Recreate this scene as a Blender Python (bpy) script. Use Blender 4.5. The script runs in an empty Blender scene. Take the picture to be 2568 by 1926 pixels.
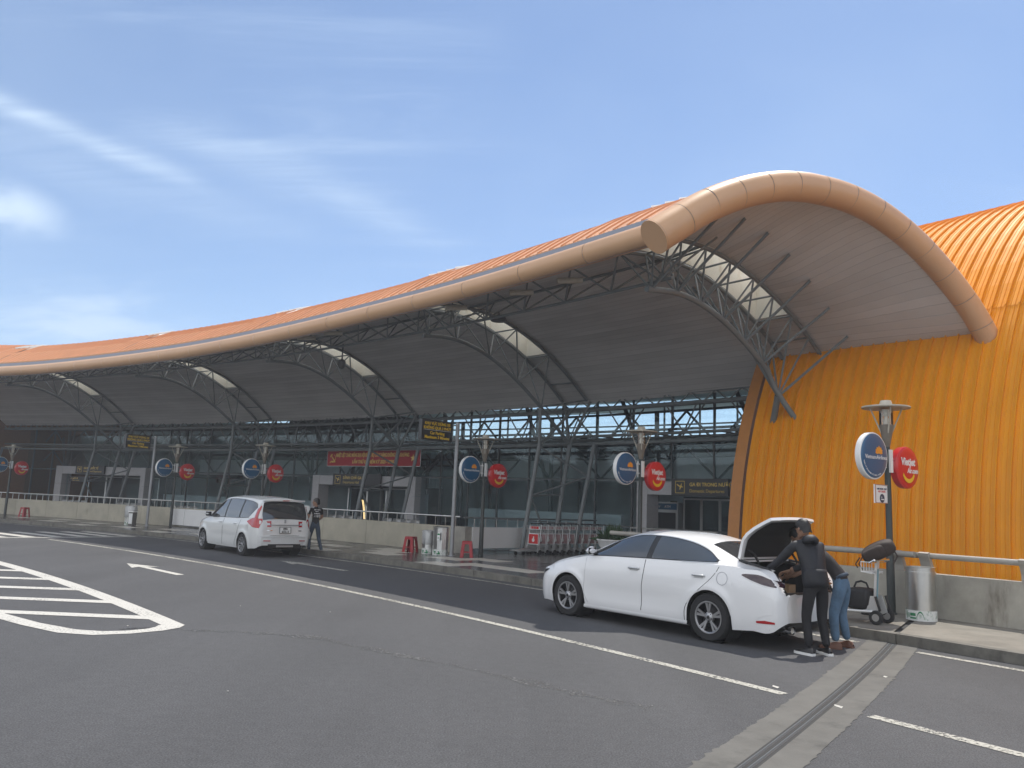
import bpy, bmesh, math, random
from math import sin, cos, pi, radians, sqrt, atan2, hypot, exp
from mathutils import Vector, Matrix, Quaternion
random.seed(4)
SC = bpy.context.scene
COL = SC.collection

# ------------------------------------------------------------------ camera
cam = bpy.data.cameras.new('camera'); camo = bpy.data.objects.new('camera', cam); COL.objects.link(camo)
F, PITCH, ROLL, CH = 2025.0, 0.14753, 0.04033, 1.741
cam.sensor_width = 36.0; cam.sensor_fit = 'HORIZONTAL'; cam.lens = F/2568*36
cam.clip_start = 0.1; cam.clip_end = 2000
_f = Vector((0, cos(PITCH), sin(PITCH))); _u0 = Vector((0, -sin(PITCH), cos(PITCH))); _r0 = Vector((1, 0, 0))
_r = cos(ROLL)*_r0 + sin(ROLL)*_u0; _u = -sin(ROLL)*_r0 + cos(ROLL)*_u0
camo.matrix_world = Matrix(((_r.x, _u.x, -_f.x, 0), (_r.y, _u.y, -_f.y, 0), (_r.z, _u.z, -_f.z, CH), (0, 0, 0, 1)))
SC.camera = camo

# ------------------------------------------------------------------ sun and sky
SUN = Vector((0.50, 0.80, 1.85)).normalized()
sl = bpy.data.lights.new('sun', 'SUN'); so = bpy.data.objects.new('sun', sl); COL.objects.link(so)
sl.energy = 3.7; sl.angle = radians(0.5); sl.color = (1.0, 0.95, 0.87)
so.rotation_euler = SUN.to_track_quat('Z', 'Y').to_euler(); so.location = (0, 0, 40)
W = bpy.data.worlds.new('World'); SC.world = W; W.use_nodes = True
def world():
    nt = W.node_tree; N = nt.nodes; L = nt.links; N.clear()
    out = N.new('ShaderNodeOutputWorld'); bg = N.new('ShaderNodeBackground'); L.new(bg.outputs[0], out.inputs[0])
    sky = N.new('ShaderNodeTexSky'); sky.sky_type = 'NISHITA'; sky.sun_disc = False
    sky.sun_elevation = math.asin(SUN.z); sky.sun_rotation = atan2(SUN.x, SUN.y)
    sky.altitude = 950; sky.air_density = 1.0; sky.dust_density = .35; sky.ozone_density = 4.0
    bg.inputs[1].default_value = 0.13
    tc = N.new('ShaderNodeTexCoord'); sep = N.new('ShaderNodeSeparateXYZ'); L.new(tc.outputs['Generated'], sep.inputs[0])
    def m(op, a, b=None, c=None):
        n = N.new('ShaderNodeMath'); n.operation = op
        for i, v in enumerate((a, b, c)):
            if v is None: continue
            if isinstance(v, (int, float)): n.inputs[i].default_value = v
            else: L.new(v, n.inputs[i])
        return n.outputs[0]
    zc = m('ADD', m('MAXIMUM', sep.outputs[2], 0.0), 0.22)
    px = m('DIVIDE', sep.outputs[0], zc); py = m('DIVIDE', sep.outputs[1], zc)
    cmb = N.new('ShaderNodeCombineXYZ'); L.new(px, cmb.inputs[0]); L.new(py, cmb.inputs[1])
    def noise(scale, rot, sx, sy, detail, rough, dist, lo, hi, off=(0, 0, 0)):
        mp = N.new('ShaderNodeMapping'); L.new(cmb.outputs[0], mp.inputs[0])
        mp.inputs['Rotation'].default_value[2] = rot; mp.inputs['Scale'].default_value = (sx, sy, 1); mp.inputs['Location'].default_value = off
        n = N.new('ShaderNodeTexNoise'); L.new(mp.outputs[0], n.inputs['Vector'])
        n.inputs['Scale'].default_value = scale; n.inputs['Detail'].default_value = detail
        n.inputs['Roughness'].default_value = rough; n.inputs['Distortion'].default_value = dist
        r = N.new('ShaderNodeMapRange'); r.interpolation_type = 'SMOOTHSTEP'; L.new(n.outputs['Fac'], r.inputs[0])
        r.inputs[1].default_value = lo; r.inputs[2].default_value = hi
        return r.outputs[0]
    veil = noise(0.9, 0.3, 1, 1, 4, .55, .3, .25, .85)
    streak = noise(2.2, 0.72, .35, 2.6, 9, .68, .9, .44, .80, (2.3, .4, 0))
    broad = noise(0.75, 0.2, 1, 1, 3, .5, .2, .40, .66, (5.1, 2.2, 0))
    cirrus = m('MULTIPLY', streak, broad)
    puff = noise(1.1, 0.0, 1, 1.3, 8, .60, .25, .56, .72, (7.7, 3.1, 0))
    left = N.new('ShaderNodeMapRange'); left.interpolation_type = 'SMOOTHSTEP'
    L.new(px, left.inputs[0]); left.inputs[1].default_value = -0.55; left.inputs[2].default_value = -1.15
    puffl = m('MULTIPLY', puff, left.outputs[0])
    fac = m('MINIMUM', m('ADD', m('ADD', m('MULTIPLY', veil, .20), m('MULTIPLY', cirrus, .40)), m('MULTIPLY', puffl, .55)), .9)
    fac = m('ADD', fac, .07)
    # two long cirrus streaks and a small puff at the left
    def streak_band(nx, ny, off, w, t0, t1, amt, tx, ty):
        wob = m('MULTIPLY', m('SUBTRACT', noise(2.2, 0, 1, 1, 4, .6, 0, 0, 1, (3.3, 1.1, 0)), .5), w*2.2)
        nn = m('ADD', m('ADD', m('ADD', m('MULTIPLY', px, nx), m('MULTIPLY', py, ny)), off), wob)
        g = m('POWER', 2.718, m('MULTIPLY', m('POWER', m('ABSOLUTE', m('DIVIDE', nn, w)), 2.0), -1.0))
        tt = m('ADD', m('MULTIPLY', px, tx), m('MULTIPLY', py, ty))
        a = N.new('ShaderNodeMapRange'); a.interpolation_type = 'SMOOTHSTEP'; L.new(tt, a.inputs[0]); a.inputs[1].default_value = t0; a.inputs[2].default_value = t0+.25
        b = N.new('ShaderNodeMapRange'); b.interpolation_type = 'SMOOTHSTEP'; L.new(tt, b.inputs[0]); b.inputs[1].default_value = t1+.12; b.inputs[2].default_value = t1-.22
        fib = noise(3.2, atan2(ty, tx)*-1, .45, 5.5, 10, .72, .8, .32, .68, (1.2, 4.4, 0))
        return m('MULTIPLY', m('MULTIPLY', m('MULTIPLY', g, a.outputs[0]), b.outputs[0]), m('MULTIPLY', m('ADD', m('MULTIPLY', fib, .65), .35), amt))
    st1 = streak_band(.773, -.634, 1.479, .030, .15, .80, .62, .634, .773)
    st2 = streak_band(.642, -.766, 1.470, .060, .25, 1.02, .34, .766, .642)
    st3 = streak_band(.70, -.71, 1.62, .10, .2, .9, .20, .71, .70)
    rr = m('SQRT', m('ADD', m('POWER', m('ADD', px, 1.05), 2.0), m('POWER', m('MULTIPLY', m('SUBTRACT', py, 1.60), .8), 2.0)))
    pf = N.new('ShaderNodeMapRange'); pf.interpolation_type = 'SMOOTHSTEP'; L.new(rr, pf.inputs[0]); pf.inputs[1].default_value = .13; pf.inputs[2].default_value = .02
    pfn = m('MULTIPLY', pf.outputs[0], noise(5.0, 0, 1, 1, 7, .6, .3, .30, .62, (.4, .7, 0)))
    fac = m('ADD', fac, m('ADD', m('ADD', st1, st2), m('ADD', st3, m('MULTIPLY', pfn, .75))))
    # low air is paler
    low = m('POWER', m('SUBTRACT', 1.0, m('MINIMUM', m('MAXIMUM', sep.outputs[2], 0.0), 1.0)), 5.0)
    fac = m('MINIMUM', m('ADD', fac, m('MULTIPLY', low, .22)), .95)
    mix = N.new('ShaderNodeMix'); mix.data_type = 'RGBA'; L.new(fac, mix.inputs['Factor']); L.new(sky.outputs[0], mix.inputs[6])
    mix.inputs[7].default_value = (4.6, 5.7, 7.1, 1)
    # bright cloud bank added to the unseen sky behind the camera as fill light
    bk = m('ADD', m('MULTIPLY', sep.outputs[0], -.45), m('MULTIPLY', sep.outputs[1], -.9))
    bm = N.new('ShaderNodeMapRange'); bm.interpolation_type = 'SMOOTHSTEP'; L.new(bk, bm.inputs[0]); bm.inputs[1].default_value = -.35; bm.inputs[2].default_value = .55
    fill_cloud = noise(1.6, 0.4, 1, 1, 7, .58, .2, .34, .58, (1.7, 9.2, 0))
    cf = m('MULTIPLY', bm.outputs[0], m('ADD', m('MULTIPLY', fill_cloud, .62), .33))
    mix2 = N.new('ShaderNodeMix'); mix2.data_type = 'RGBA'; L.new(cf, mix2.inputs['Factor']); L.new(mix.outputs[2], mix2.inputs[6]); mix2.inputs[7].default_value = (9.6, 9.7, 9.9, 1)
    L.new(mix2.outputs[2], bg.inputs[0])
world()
SC.view_settings.view_transform = 'Standard'; SC.view_settings.look = 'None'
SC.view_settings.gamma = 1.0; SC.view_settings.use_curve_mapping = False
SC.view_settings.exposure = 0.28
SC.cycles.max_bounces = 8; SC.cycles.transparent_max_bounces = 12; SC.cycles.glossy_bounces = 4
SC.cycles.caustics_reflective = False; SC.cycles.caustics_refractive = False

# ------------------------------------------------------------------ kerb frame: s runs left along the kerb, d runs towards the building
CX, CY, R0, A0 = -66.83616, -40.33148, 88.81897, 0.6240808
def P(s, d, z=0.0):
    a = A0 + s/R0
    return Vector((CX + (R0+d)*cos(a), CY + (R0+d)*sin(a), z))
def nrm(s): a = A0+s/R0; return Vector((cos(a), sin(a), 0))
def tan(s): a = A0+s/R0; return Vector((-sin(a), cos(a), 0))
def rz(s): return A0 + s/R0 - pi/2        # local x = to the right, local y = towards the building

# ------------------------------------------------------------------ mesh helpers
class MB:
    def __init__(self): self.v = []; self.f = []; self.m = []; self.uv = None
    def add(self, vs, fs, mi=0):
        o = len(self.v); self.v += [Vector(p) for p in vs]
        self.f += [tuple(i+o for i in f) for f in fs]; self.m += [mi]*len(fs); return self
    def box(self, c, size, rot=None, mi=0, taper=1.0):
        x, y, z = size[0]/2, size[1]/2, size[2]/2; t = taper
        vs = [(-x, -y, -z), (x, -y, -z), (x, y, -z), (-x, y, -z), (-x*t, -y*t, z), (x*t, -y*t, z), (x*t, y*t, z), (-x*t, y*t, z)]
        M = rot if rot is not None else Matrix.Identity(3)
        if isinstance(M, (int, float)): M = Matrix.Rotation(M, 3, 'Z')
        return self.add([M @ Vector(p) + Vector(c) for p in vs],
                        [(0, 3, 2, 1), (4, 5, 6, 7), (0, 1, 5, 4), (1, 2, 6, 5), (2, 3, 7, 6), (3, 0, 4, 7)], mi)
    def bar(self, a, b, w, h, mi=0, up=(0, 0, 1)):
        a = Vector(a); b = Vector(b); d = (b-a); L = d.length; d.normalize()
        s = d.cross(Vector(up)); s = s.normalized() if s.length > 1e-6 else Vector((1, 0, 0)); u = s.cross(d)
        M = Matrix((s, d, u)).transposed()
        return self.box((a+b)/2, (w, L, h), M, mi)
    def tube(self, pts, r, n=8, mi=0, caps=True, closed=False):
        pts = [Vector(p) for p in pts]; k = len(pts); rr = r if isinstance(r, (list, tuple)) else [r]*k
        o = len(self.v); T = []
        for i in range(k):
            a = pts[i-1] if (i > 0 or closed) else pts[i]; b = pts[(i+1) % k] if (i < k-1 or closed) else pts[i]
            T.append((b-a).normalized())
        ref = Vector((0, 0, 1)) if abs(T[0].z) < .9 else Vector((1, 0, 0))
        s = T[0].cross(ref).normalized()
        for i in range(k):
            s = (s - T[i]*s.dot(T[i])).normalized(); u = T[i].cross(s)
            for j in range(n):
                a = 2*pi*j/n; self.v.append(pts[i] + (s*cos(a)+u*sin(a))*rr[i])
        fs = []
        for i in range(k if closed else k-1):
            for j in range(n):
                a = o+i*n+j; b = o+i*n+(j+1) % n; c = o+((i+1) % k)*n+(j+1) % n; d = o+((i+1) % k)*n+j
                fs.append((a, b, c, d))
        if caps and not closed:
            fs.append(tuple(o+j for j in reversed(range(n)))); fs.append(tuple(o+(k-1)*n+j for j in range(n)))
        self.f += fs; self.m += [mi]*len(fs); return self
    def lathe(self, prof, n=24, mi=0, c=(0, 0, 0), M=None, caps=True):
        # prof: list of (r, z) ; axis z
        c = Vector(c); M = M or Matrix.Identity(3); o = len(self.v); k = len(prof)
        for r, z in prof:
            for j in range(n):
                a = 2*pi*j/n; self.v.append(M @ Vector((r*cos(a), r*sin(a), z)) + c)
        fs = []
        for i in range(k-1):
            for j in range(n):
                fs.append((o+i*n+j, o+i*n+(j+1) % n, o+(i+1)*n+(j+1) % n, o+(i+1)*n+j))
        if caps and prof[0][0] > 1e-5: fs.append(tuple(o+j for j in reversed(range(n))))
        if caps and prof[-1][0] > 1e-5: fs.append(tuple(o+(k-1)*n+j for j in range(n)))
        self.f += fs; self.m += [mi]*len(fs); return self
    def prism(self, poly, h, M=None, c=(0, 0, 0), mi=0):
        # polygon in local xy extruded 0..h along z, then transformed
        M = M or Matrix.Identity(3); c = Vector(c); n = len(poly)
        ar = sum(poly[i][0]*poly[(i+1) % n][1]-poly[(i+1) % n][0]*poly[i][1] for i in range(n))
        if ar < 0: poly = poly[::-1]
        vs = [M @ Vector((p[0], p[1], 0))+c for p in poly] + [M @ Vector((p[0], p[1], h))+c for p in poly]
        fs = [tuple(reversed(range(n))), tuple(range(n, 2*n))] + [(i, (i+1) % n, n+(i+1) % n, n+i) for i in range(n)]
        return self.add(vs, fs, mi)
    def grid(self, rows, mi=0, skip=None, flip=False):
        n = len(rows[0]); o = len(self.v)
        for r in rows: self.v += [Vector(p) for p in r]
        for i in range(len(rows)-1):
            for j in range(n-1):
                if skip and skip(i, j): continue
                q = (o+i*n+j, o+i*n+j+1, o+(i+1)*n+j+1, o+(i+1)*n+j)
                self.f.append(q[::-1] if flip else q); self.m.append(mi)
        return self
    def mesh(self, name, mats, smooth=False, off=None):
        me = bpy.data.meshes.new(name)
        vs = [(p-off) if off is not None else p for p in self.v]
        me.from_pydata([tuple(p) for p in vs], [], self.f)
        for mt in (mats if isinstance(mats, (list, tuple)) else [mats]): me.materials.append(mt)
        me.polygons.foreach_set('material_index', self.m)
        if smooth is not False:
            me.polygons.foreach_set('use_smooth', [True]*len(me.polygons))
            if smooth is not True: me.set_sharp_from_angle(angle=radians(smooth))
        me.validate(); me.update()
        return me
    def build(self, name, mats, parent=None, smooth=False, world=False):
        off = None
        if world and parent is not None:
            off = Vector(parent.location)
            if parent.parent: off = off + Vector(parent.parent.location)
        me = self.mesh(name, mats, smooth, off)
        o = bpy.data.objects.new(name, me); COL.objects.link(o)
        if parent is not None: o.parent = parent
        return o
def link(name, me, parent=None, loc=None, rot=None):
    o = bpy.data.objects.new(name, me); COL.objects.link(o)
    if parent is not None: o.parent = parent
    if loc is not None: o.location = loc
    if rot is not None: o.rotation_euler = rot
    return o
def tag(o, label=None, cat=None, group=None, kind=None):
    if label: o['label'] = label
    if cat: o['category'] = cat
    if group: o['group'] = group
    if kind: o['kind'] = kind
    return o
def thing(name, label, cat, loc=(0, 0, 0), rotz=0.0, group=None):
    o = bpy.data.objects.new(name, None); COL.objects.link(o); o.empty_display_size = .2
    o.location = loc; o.rotation_euler = (0, 0, rotz)
    return tag(o, label, cat, group)
def copy_tree(root, loc, rotz, label=None, group=None):
    r = root.copy(); COL.objects.link(r); r.location = loc; r.rotation_euler = (0, 0, rotz)
    if label: r['label'] = label
    if group: r['group'] = group
    for ch in list(root.children):
        c = ch.copy(); COL.objects.link(c); c.parent = r
        for g in list(ch.children):
            q = g.copy(); COL.objects.link(q); q.parent = c
    return r
def lerp(a, b, t): return a+(b-a)*t
def sstep(a, b, x):
    t = min(1, max(0, (x-a)/(b-a))); return t*t*(3-2*t)
def interp(tab, x):
    if x <= tab[0][0]: return tab[0][1]
    for (x0, y0), (x1, y1) in zip(tab, tab[1:]):
        if x <= x1: return y0+(y1-y0)*(x-x0)/(x1-x0)
    return tab[-1][1]
def smoothtab(tab):
    # Catmull-Rom interpolation over a table (non-uniform, monotone-limited)
    xs = [t[0] for t in tab]; ys = [t[1] for t in tab]; n = len(xs)
    h = [xs[i+1]-xs[i] for i in range(n-1)]; sl_ = [(ys[i+1]-ys[i])/h[i] for i in range(n-1)]
    m = [sl_[0]]+[0 if sl_[i-1]*sl_[i] <= 0 else (sl_[i-1]*h[i]+sl_[i]*h[i-1])/(h[i]+h[i-1]) for i in range(1, n-1)]+[sl_[-1]]
    def f(x):
        if x <= xs[0]: return ys[0]
        if x >= xs[-1]: return ys[-1]
        i = 0
        while x > xs[i+1]: i += 1
        t = (x-xs[i])/h[i]; t2 = t*t; t3 = t2*t
        return (2*t3-3*t2+1)*ys[i]+(t3-2*t2+t)*h[i]*m[i]+(-2*t3+3*t2)*ys[i+1]+(t3-t2)*h[i]*m[i+1]
    return f
_font_cache = {}
def text_mesh(txt, size, depth=0.004, name='lettering', align='LEFT', shear=0.0, bold=0.0, width=1.0):
    cu = bpy.data.curves.new('t', 'FONT'); cu.body = txt; cu.size = size; cu.extrude = depth/2; cu.align_x = align
    cu.shear = shear; cu.offset = bold; cu.resolution_u = 3; cu.space_line = 1.0
    o = bpy.data.objects.new('t', cu); COL.objects.link(o)
    dg = bpy.context.evaluated_depsgraph_get(); me = bpy.data.meshes.new_from_object(o.evaluated_get(dg)); me.name = name
    bpy.data.objects.remove(o); bpy.data.curves.remove(cu)
    if width != 1.0: me.transform(Matrix.Diagonal((width, 1, 1, 1)))
    return me
def text_on(txt, size, mat, parent, loc, rot, name='lettering', **k):
    # text facing local -y, reading along +x
    me = text_mesh(txt, size, name=name, **k); me.materials.clear(); me.materials.append(mat)
    return link(name, me, parent, loc, rot)
UPR = (pi/2, 0, 0)

# ------------------------------------------------------------------ materials
def mat(name, col, rough=.5, metal=0.0, spec=.5, var=0.0, vscale=8.0, bump=0.0, bscale=60.0, coat=0.0, stain=None, coords='Object', detail=4, vstretch=(1, 1, 1), alpha=1.0, trans=0.0):
    m = bpy.data.materials.new(name); m.use_nodes = True; nt = m.node_tree; N = nt.nodes; L = nt.links
    b = N['Principled BSDF']; b.inputs['Base Color'].default_value = (*col, 1); b.inputs['Roughness'].default_value = rough
    b.inputs['Metallic'].default_value = metal; b.inputs['Specular IOR Level'].default_value = spec
    if coat: b.inputs['Coat Weight'].default_value = coat; b.inputs['Coat Roughness'].default_value = .05
    if trans: b.inputs['Transmission Weight'].default_value = trans
    if alpha < 1: b.inputs['Alpha'].default_value = alpha
    tc = N.new('ShaderNodeTexCoord'); mp = N.new('ShaderNodeMapping'); L.new(tc.outputs[coords], mp.inputs[0]); mp.inputs['Scale'].default_value = vstretch
    last = None
    if var:
        n = N.new('ShaderNodeTexNoise'); L.new(mp.outputs[0], n.inputs['Vector']); n.inputs['Scale'].default_value = vscale; n.inputs['Detail'].default_value = detail
        n.inputs['Roughness'].default_value = .6
        r = N.new('ShaderNodeMapRange'); L.new(n.outputs['Fac'], r.inputs[0]); r.inputs[1].default_value = .3; r.inputs[2].default_value = .7
        r.inputs[3].default_value = 1-var; r.inputs[4].default_value = 1+var
        mx = N.new('ShaderNodeVectorMath'); mx.operation = 'SCALE'; mx.inputs[0].default_value = col; L.new(r.outputs[0], mx.inputs['Scale'])
        last = mx.outputs[0]
    if stain:
        scol, sscale, lo, hi, sstretch = stain
        mp2 = N.new('ShaderNodeMapping'); L.new(tc.outputs[coords], mp2.inputs[0]); mp2.inputs['Scale'].default_value = sstretch
        n = N.new('ShaderNodeTexNoise'); L.new(mp2.outputs[0], n.inputs['Vector']); n.inputs['Scale'].default_value = sscale; n.inputs['Detail'].default_value = 6; n.inputs['Roughness'].default_value = .65
        r = N.new('ShaderNodeMapRange'); r.interpolation_type = 'SMOOTHSTEP'; L.new(n.outputs['Fac'], r.inputs[0]); r.inputs[1].default_value = lo; r.inputs[2].default_value = hi
        mx = N.new('ShaderNodeMix'); mx.data_type = 'RGBA'; L.new(r.outputs[0], mx.inputs['Factor'])
        if last: L.new(last, mx.inputs[6])
        else: mx.inputs[6].default_value = (*col, 1)
        mx.inputs[7].default_value = (*scol, 1); last = mx.outputs[2]
    if last: L.new(last, b.inputs['Base Color'])
    if bump:
        n = N.new('ShaderNodeTexNoise'); L.new(mp.outputs[0], n.inputs['Vector']); n.inputs['Scale'].default_value = bscale; n.inputs['Detail'].default_value = 3
        bp = N.new('ShaderNodeBump'); bp.inputs['Strength'].default_value = bump; bp.inputs['Distance'].default_value = .01
        L.new(n.outputs['Fac'], bp.inputs['Height']); L.new(bp.outputs[0], b.inputs['Normal'])
    return m
M = {}
def emat(name, col, strength):
    m = bpy.data.materials.new(name); m.use_nodes = True; N = m.node_tree.nodes; b = N['Principled BSDF']
    b.inputs['Base Color'].default_value = (*col, 1); b.inputs['Emission Color'].default_value = (*col, 1); b.inputs['Emission Strength'].default_value = strength
    return m
def asphalt():
    m = bpy.data.materials.new('asphalt'); m.use_nodes = True; nt = m.node_tree; N = nt.nodes; L = nt.links; b = N['Principled BSDF']
    tc = N.new('ShaderNodeTexCoord')
    def noise(sc, det, ro, lo, hi, a, z, stretch=None):
        n = N.new('ShaderNodeTexNoise'); src = tc.outputs['Object']
        if stretch:
            mp = N.new('ShaderNodeMapping'); L.new(src, mp.inputs[0]); mp.inputs['Scale'].default_value = stretch[:3]; mp.inputs['Rotation'].default_value[2] = stretch[3]; src = mp.outputs[0]
        L.new(src, n.inputs['Vector']); n.inputs['Scale'].default_value = sc; n.inputs['Detail'].default_value = det; n.inputs['Roughness'].default_value = ro
        r = N.new('ShaderNodeMapRange'); L.new(n.outputs['Fac'], r.inputs[0]); r.inputs[1].default_value = lo; r.inputs[2].default_value = hi; r.inputs[3].default_value = a; r.inputs[4].default_value = z
        return r.outputs[0], n.outputs['Fac']
    g, gf = noise(70, 3, .85, .32, .68, .35, 1.75)
    l, _ = noise(.35, 5, .6, .3, .7, .92, 1.07)
    p, _ = noise(9.0, 5, .75, .35, .7, .88, 1.10)
    t, _ = noise(.8, 3, .5, .35, .65, .92, 1.07, (1, .12, 1, -.75))
    def mul(a, c):
        n = N.new('ShaderNodeMath'); n.operation = 'MULTIPLY'; L.new(a, n.inputs[0]); L.new(c, n.inputs[1]); return n.outputs[0]
    o_, _ = noise(1.1, 6, .7, .64, .76, 1.0, .78)
    f = mul(mul(mul(g, l), mul(p, t)), o_)
    s = N.new('ShaderNodeVectorMath'); s.operation = 'SCALE'; s.inputs[0].default_value = (.071, .071, .0735); L.new(f, s.inputs['Scale'])
    L.new(s.outputs[0], b.inputs['Base Color']); b.inputs['Roughness'].default_value = .86; b.inputs['Specular IOR Level'].default_value = .35
    bp = N.new('ShaderNodeBump'); bp.inputs['Strength'].default_value = .55; bp.inputs['Distance'].default_value = .006; L.new(gf, bp.inputs['Height']); L.new(bp.outputs[0], b.inputs['Normal'])
    return m
def paint_worn(name, col, lo=.30, hi=.36, sc=26):
    # road paint worn through to the asphalt: transparent where worn
    m = bpy.data.materials.new(name); m.use_nodes = True; nt = m.node_tree; N = nt.nodes; L = nt.links; b = N['Principled BSDF']
    b.inputs['Base Color'].default_value = (*col, 1); b.inputs['Roughness'].default_value = .7
    tc = N.new('ShaderNodeTexCoord'); n = N.new('ShaderNodeTexNoise'); L.new(tc.outputs['Object'], n.inputs['Vector']); n.inputs['Scale'].default_value = sc; n.inputs['Detail'].default_value = 5; n.inputs['Roughness'].default_value = .7
    n2 = N.new('ShaderNodeTexNoise'); L.new(tc.outputs['Object'], n2.inputs['Vector']); n2.inputs['Scale'].default_value = 1.3; n2.inputs['Detail'].default_value = 2
    ad = N.new('ShaderNodeMath'); ad.operation = 'MULTIPLY_ADD'; L.new(n2.outputs['Fac'], ad.inputs[0]); ad.inputs[1].default_value = .35; L.new(n.outputs['Fac'], ad.inputs[2])
    r = N.new('ShaderNodeMapRange'); L.new(ad.outputs[0], r.inputs[0]); r.inputs[1].default_value = lo+.175; r.inputs[2].default_value = hi+.175
    L.new(r.outputs[0], b.inputs['Alpha'])
    c = N.new('ShaderNodeMapRange'); L.new(n.outputs['Fac'], c.inputs[0]); c.inputs[1].default_value = .3; c.inputs[2].default_value = .7; c.inputs[3].default_value = .75; c.inputs[4].default_value = 1.08
    s = N.new('ShaderNodeVectorMath'); s.operation = 'SCALE'; s.inputs[0].default_value = col; L.new(c.outputs[0], s.inputs['Scale']); L.new(s.outputs[0], b.inputs['Base Color'])
    return m
def glass_mat(name, tint, refl=.12, rough=.02, through=.8, gcol=(1, 1, 1)):
    # thin pane: fresnel mirror over a tinted see-through layer
    m = bpy.data.materials.new(name); m.use_nodes = True; nt = m.node_tree; N = nt.nodes; L = nt.links; N.clear()
    out = N.new('ShaderNodeOutputMaterial'); tr = N.new('ShaderNodeBsdfTransparent'); tr.inputs[0].default_value = (*tint, 1)
    gl = N.new('ShaderNodeBsdfGlossy'); gl.inputs['Roughness'].default_value = rough; gl.inputs[0].default_value = (*gcol, 1)
    lw = N.new('ShaderNodeFresnel'); lw.inputs[0].default_value = 1.5
    ad = N.new('ShaderNodeMath'); ad.operation = 'ADD'; L.new(lw.outputs[0], ad.inputs[0]); ad.inputs[1].default_value = refl; ad.use_clamp = True
    mx = N.new('ShaderNodeMixShader'); L.new(ad.outputs[0], mx.inputs[0]); L.new(tr.outputs[0], mx.inputs[1]); L.new(gl.outputs[0], mx.inputs[2]); L.new(mx.outputs[0], out.inputs[0])
    return m
M['asphalt'] = asphalt()
M['ground'] = mat('ground_soil', (.11, .115, .10), .95, var=.3, vscale=.5)
M['line'] = paint_worn('white_road_paint', (.44, .425, .37), .39, .50)
M['line_fresh'] = paint_worn('white_road_paint_thick', (.56, .54, .49), .31, .41, 34)
M['conc'] = mat('concrete', (.34, .32, .28), .9, var=.22, vscale=3, bump=.25, bscale=40, stain=((.16, .14, .11), 1.6, .56, .74, (1, 1, .35)))
M['conc_band'] = mat('concrete_band', (.125, .12, .108), .9, var=.14, vscale=2.5, bump=.3, bscale=80, stain=((.075, .072, .065), 2.2, .5, .75, (1, 1, 1)))
M['kerb'] = mat('kerb_concrete', (.15, .142, .122), .92, var=.25, vscale=4, bump=.3, bscale=50, stain=((.09, .085, .075), 2.5, .5, .7, (1, 1, .5)))
M['pave_r'] = mat('pavement_concrete', (.205, .188, .158), .9, var=.2, vscale=2.2, bump=.25, bscale=60, stain=((.12, .11, .09), 1.2, .52, .75, (1, 1, 1)))
M['grout'] = mat('tile_grout', (.10, .10, .10), .9)
M['tile_d'] = mat('dark_paving_tile', (.085, .085, .088), .22, var=.25, vscale=3)
M['tile_l'] = mat('pale_paving_tile', (.58, .55, .49), .35, var=.12, vscale=4)
M['wallA'] = mat('cast_concrete', (.42, .39, .31), .9, var=.14, vscale=1.7, bump=.2, bscale=30, stain=((.22, .19, .14), 2.0, .60, .80, (1, 1, .5)))
M['wallB'] = mat('weathered_concrete', (.36, .34, .29), .9, var=.2, vscale=2.0, bump=.25, bscale=30, stain=((.13, .11, .085), 1.5, .53, .74, (1.2, 1.2, .3)))
M['orange'] = mat('orange_coated_steel', (.77, .305, .001), .46, spec=.3, var=.05, vscale=1.2, stain=((.66, .25, .002), .9, .50, .90, (1, 1, .12)))
M['roof'] = mat('faded_orange_roofing', (.66, .33, .165), .45, var=.07, vscale=1.5)
M['fascia'] = mat('apricot_fascia_metal', (.60, .36, .20), .40, metal=.0, spec=.5, var=.05, vscale=.8)
M['gutter'] = mat('gutter_grey', (.20, .21, .24), .5)
M['steel'] = mat('grey_painted_steel', (.17, .19, .195), .45, var=.08, vscale=2)
M['rail_grey'] = mat('warm_grey_paint', (.33, .31, .275), .5, var=.1, vscale=3)
M['steel_dk'] = mat('dark_steel', (.10, .11, .115), .5)
M['inox'] = mat('stainless_steel', (.62, .62, .60), .28, metal=1.0, var=.08, vscale=4)
M['alu'] = mat('aluminium', (.55, .56, .56), .4, metal=.8)
M['clad'] = mat('grey_aluminium_cladding', (.52, .51, .52), .5, var=.05)
M['white'] = mat('white_paint', (.74, .74, .73), .5, var=.04, vscale=2, stain=((.45, .43, .40), 2.5, .62, .85, (1, 1, .4)))
M['black'] = mat('black_plastic', (.015, .015, .016), .45)
M['rubber'] = mat('rubber', (.02, .02, .021), .8)
M['signblk'] = mat('sign_black', (.018, .020, .024), .35)
M['gold'] = mat('gold_letter', (.82, .58, .14), .45)
M['yellow'] = mat('yellow_letter', (.80, .52, .02), .5)
M['red'] = mat('red_sign_face', (.62, .018, .022), .28, coat=.3)
M['blue'] = mat('blue_sign_face', (.012, .10, .22), .28, coat=.3)
M['wht'] = mat('clean_white', (.80, .80, .79), .4)
M['redpl'] = mat('red_plastic', (.33, .014, .022), .4)
M['banner'] = mat('banner_cloth', (.42, .022, .03), .8)
M['glass'] = glass_mat('facade_glass', (.78, .88, .90), .015, gcol=(.72, .90, .95))
M['glass_far'] = glass_mat('far_glazing', (.82, .90, .90), .02)
M['frost'] = mat('frosted_panel', (.50, .55, .57), .35)
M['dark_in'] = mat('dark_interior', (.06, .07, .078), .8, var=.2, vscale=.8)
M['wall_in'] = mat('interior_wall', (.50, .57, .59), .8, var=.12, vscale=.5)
M['floor_in'] = mat('hall_floor', (.22, .22, .215), .25)
M['pole_dk'] = mat('dark_green_pole', (.035, .042, .04), .5, var=.15, vscale=3)
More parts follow.
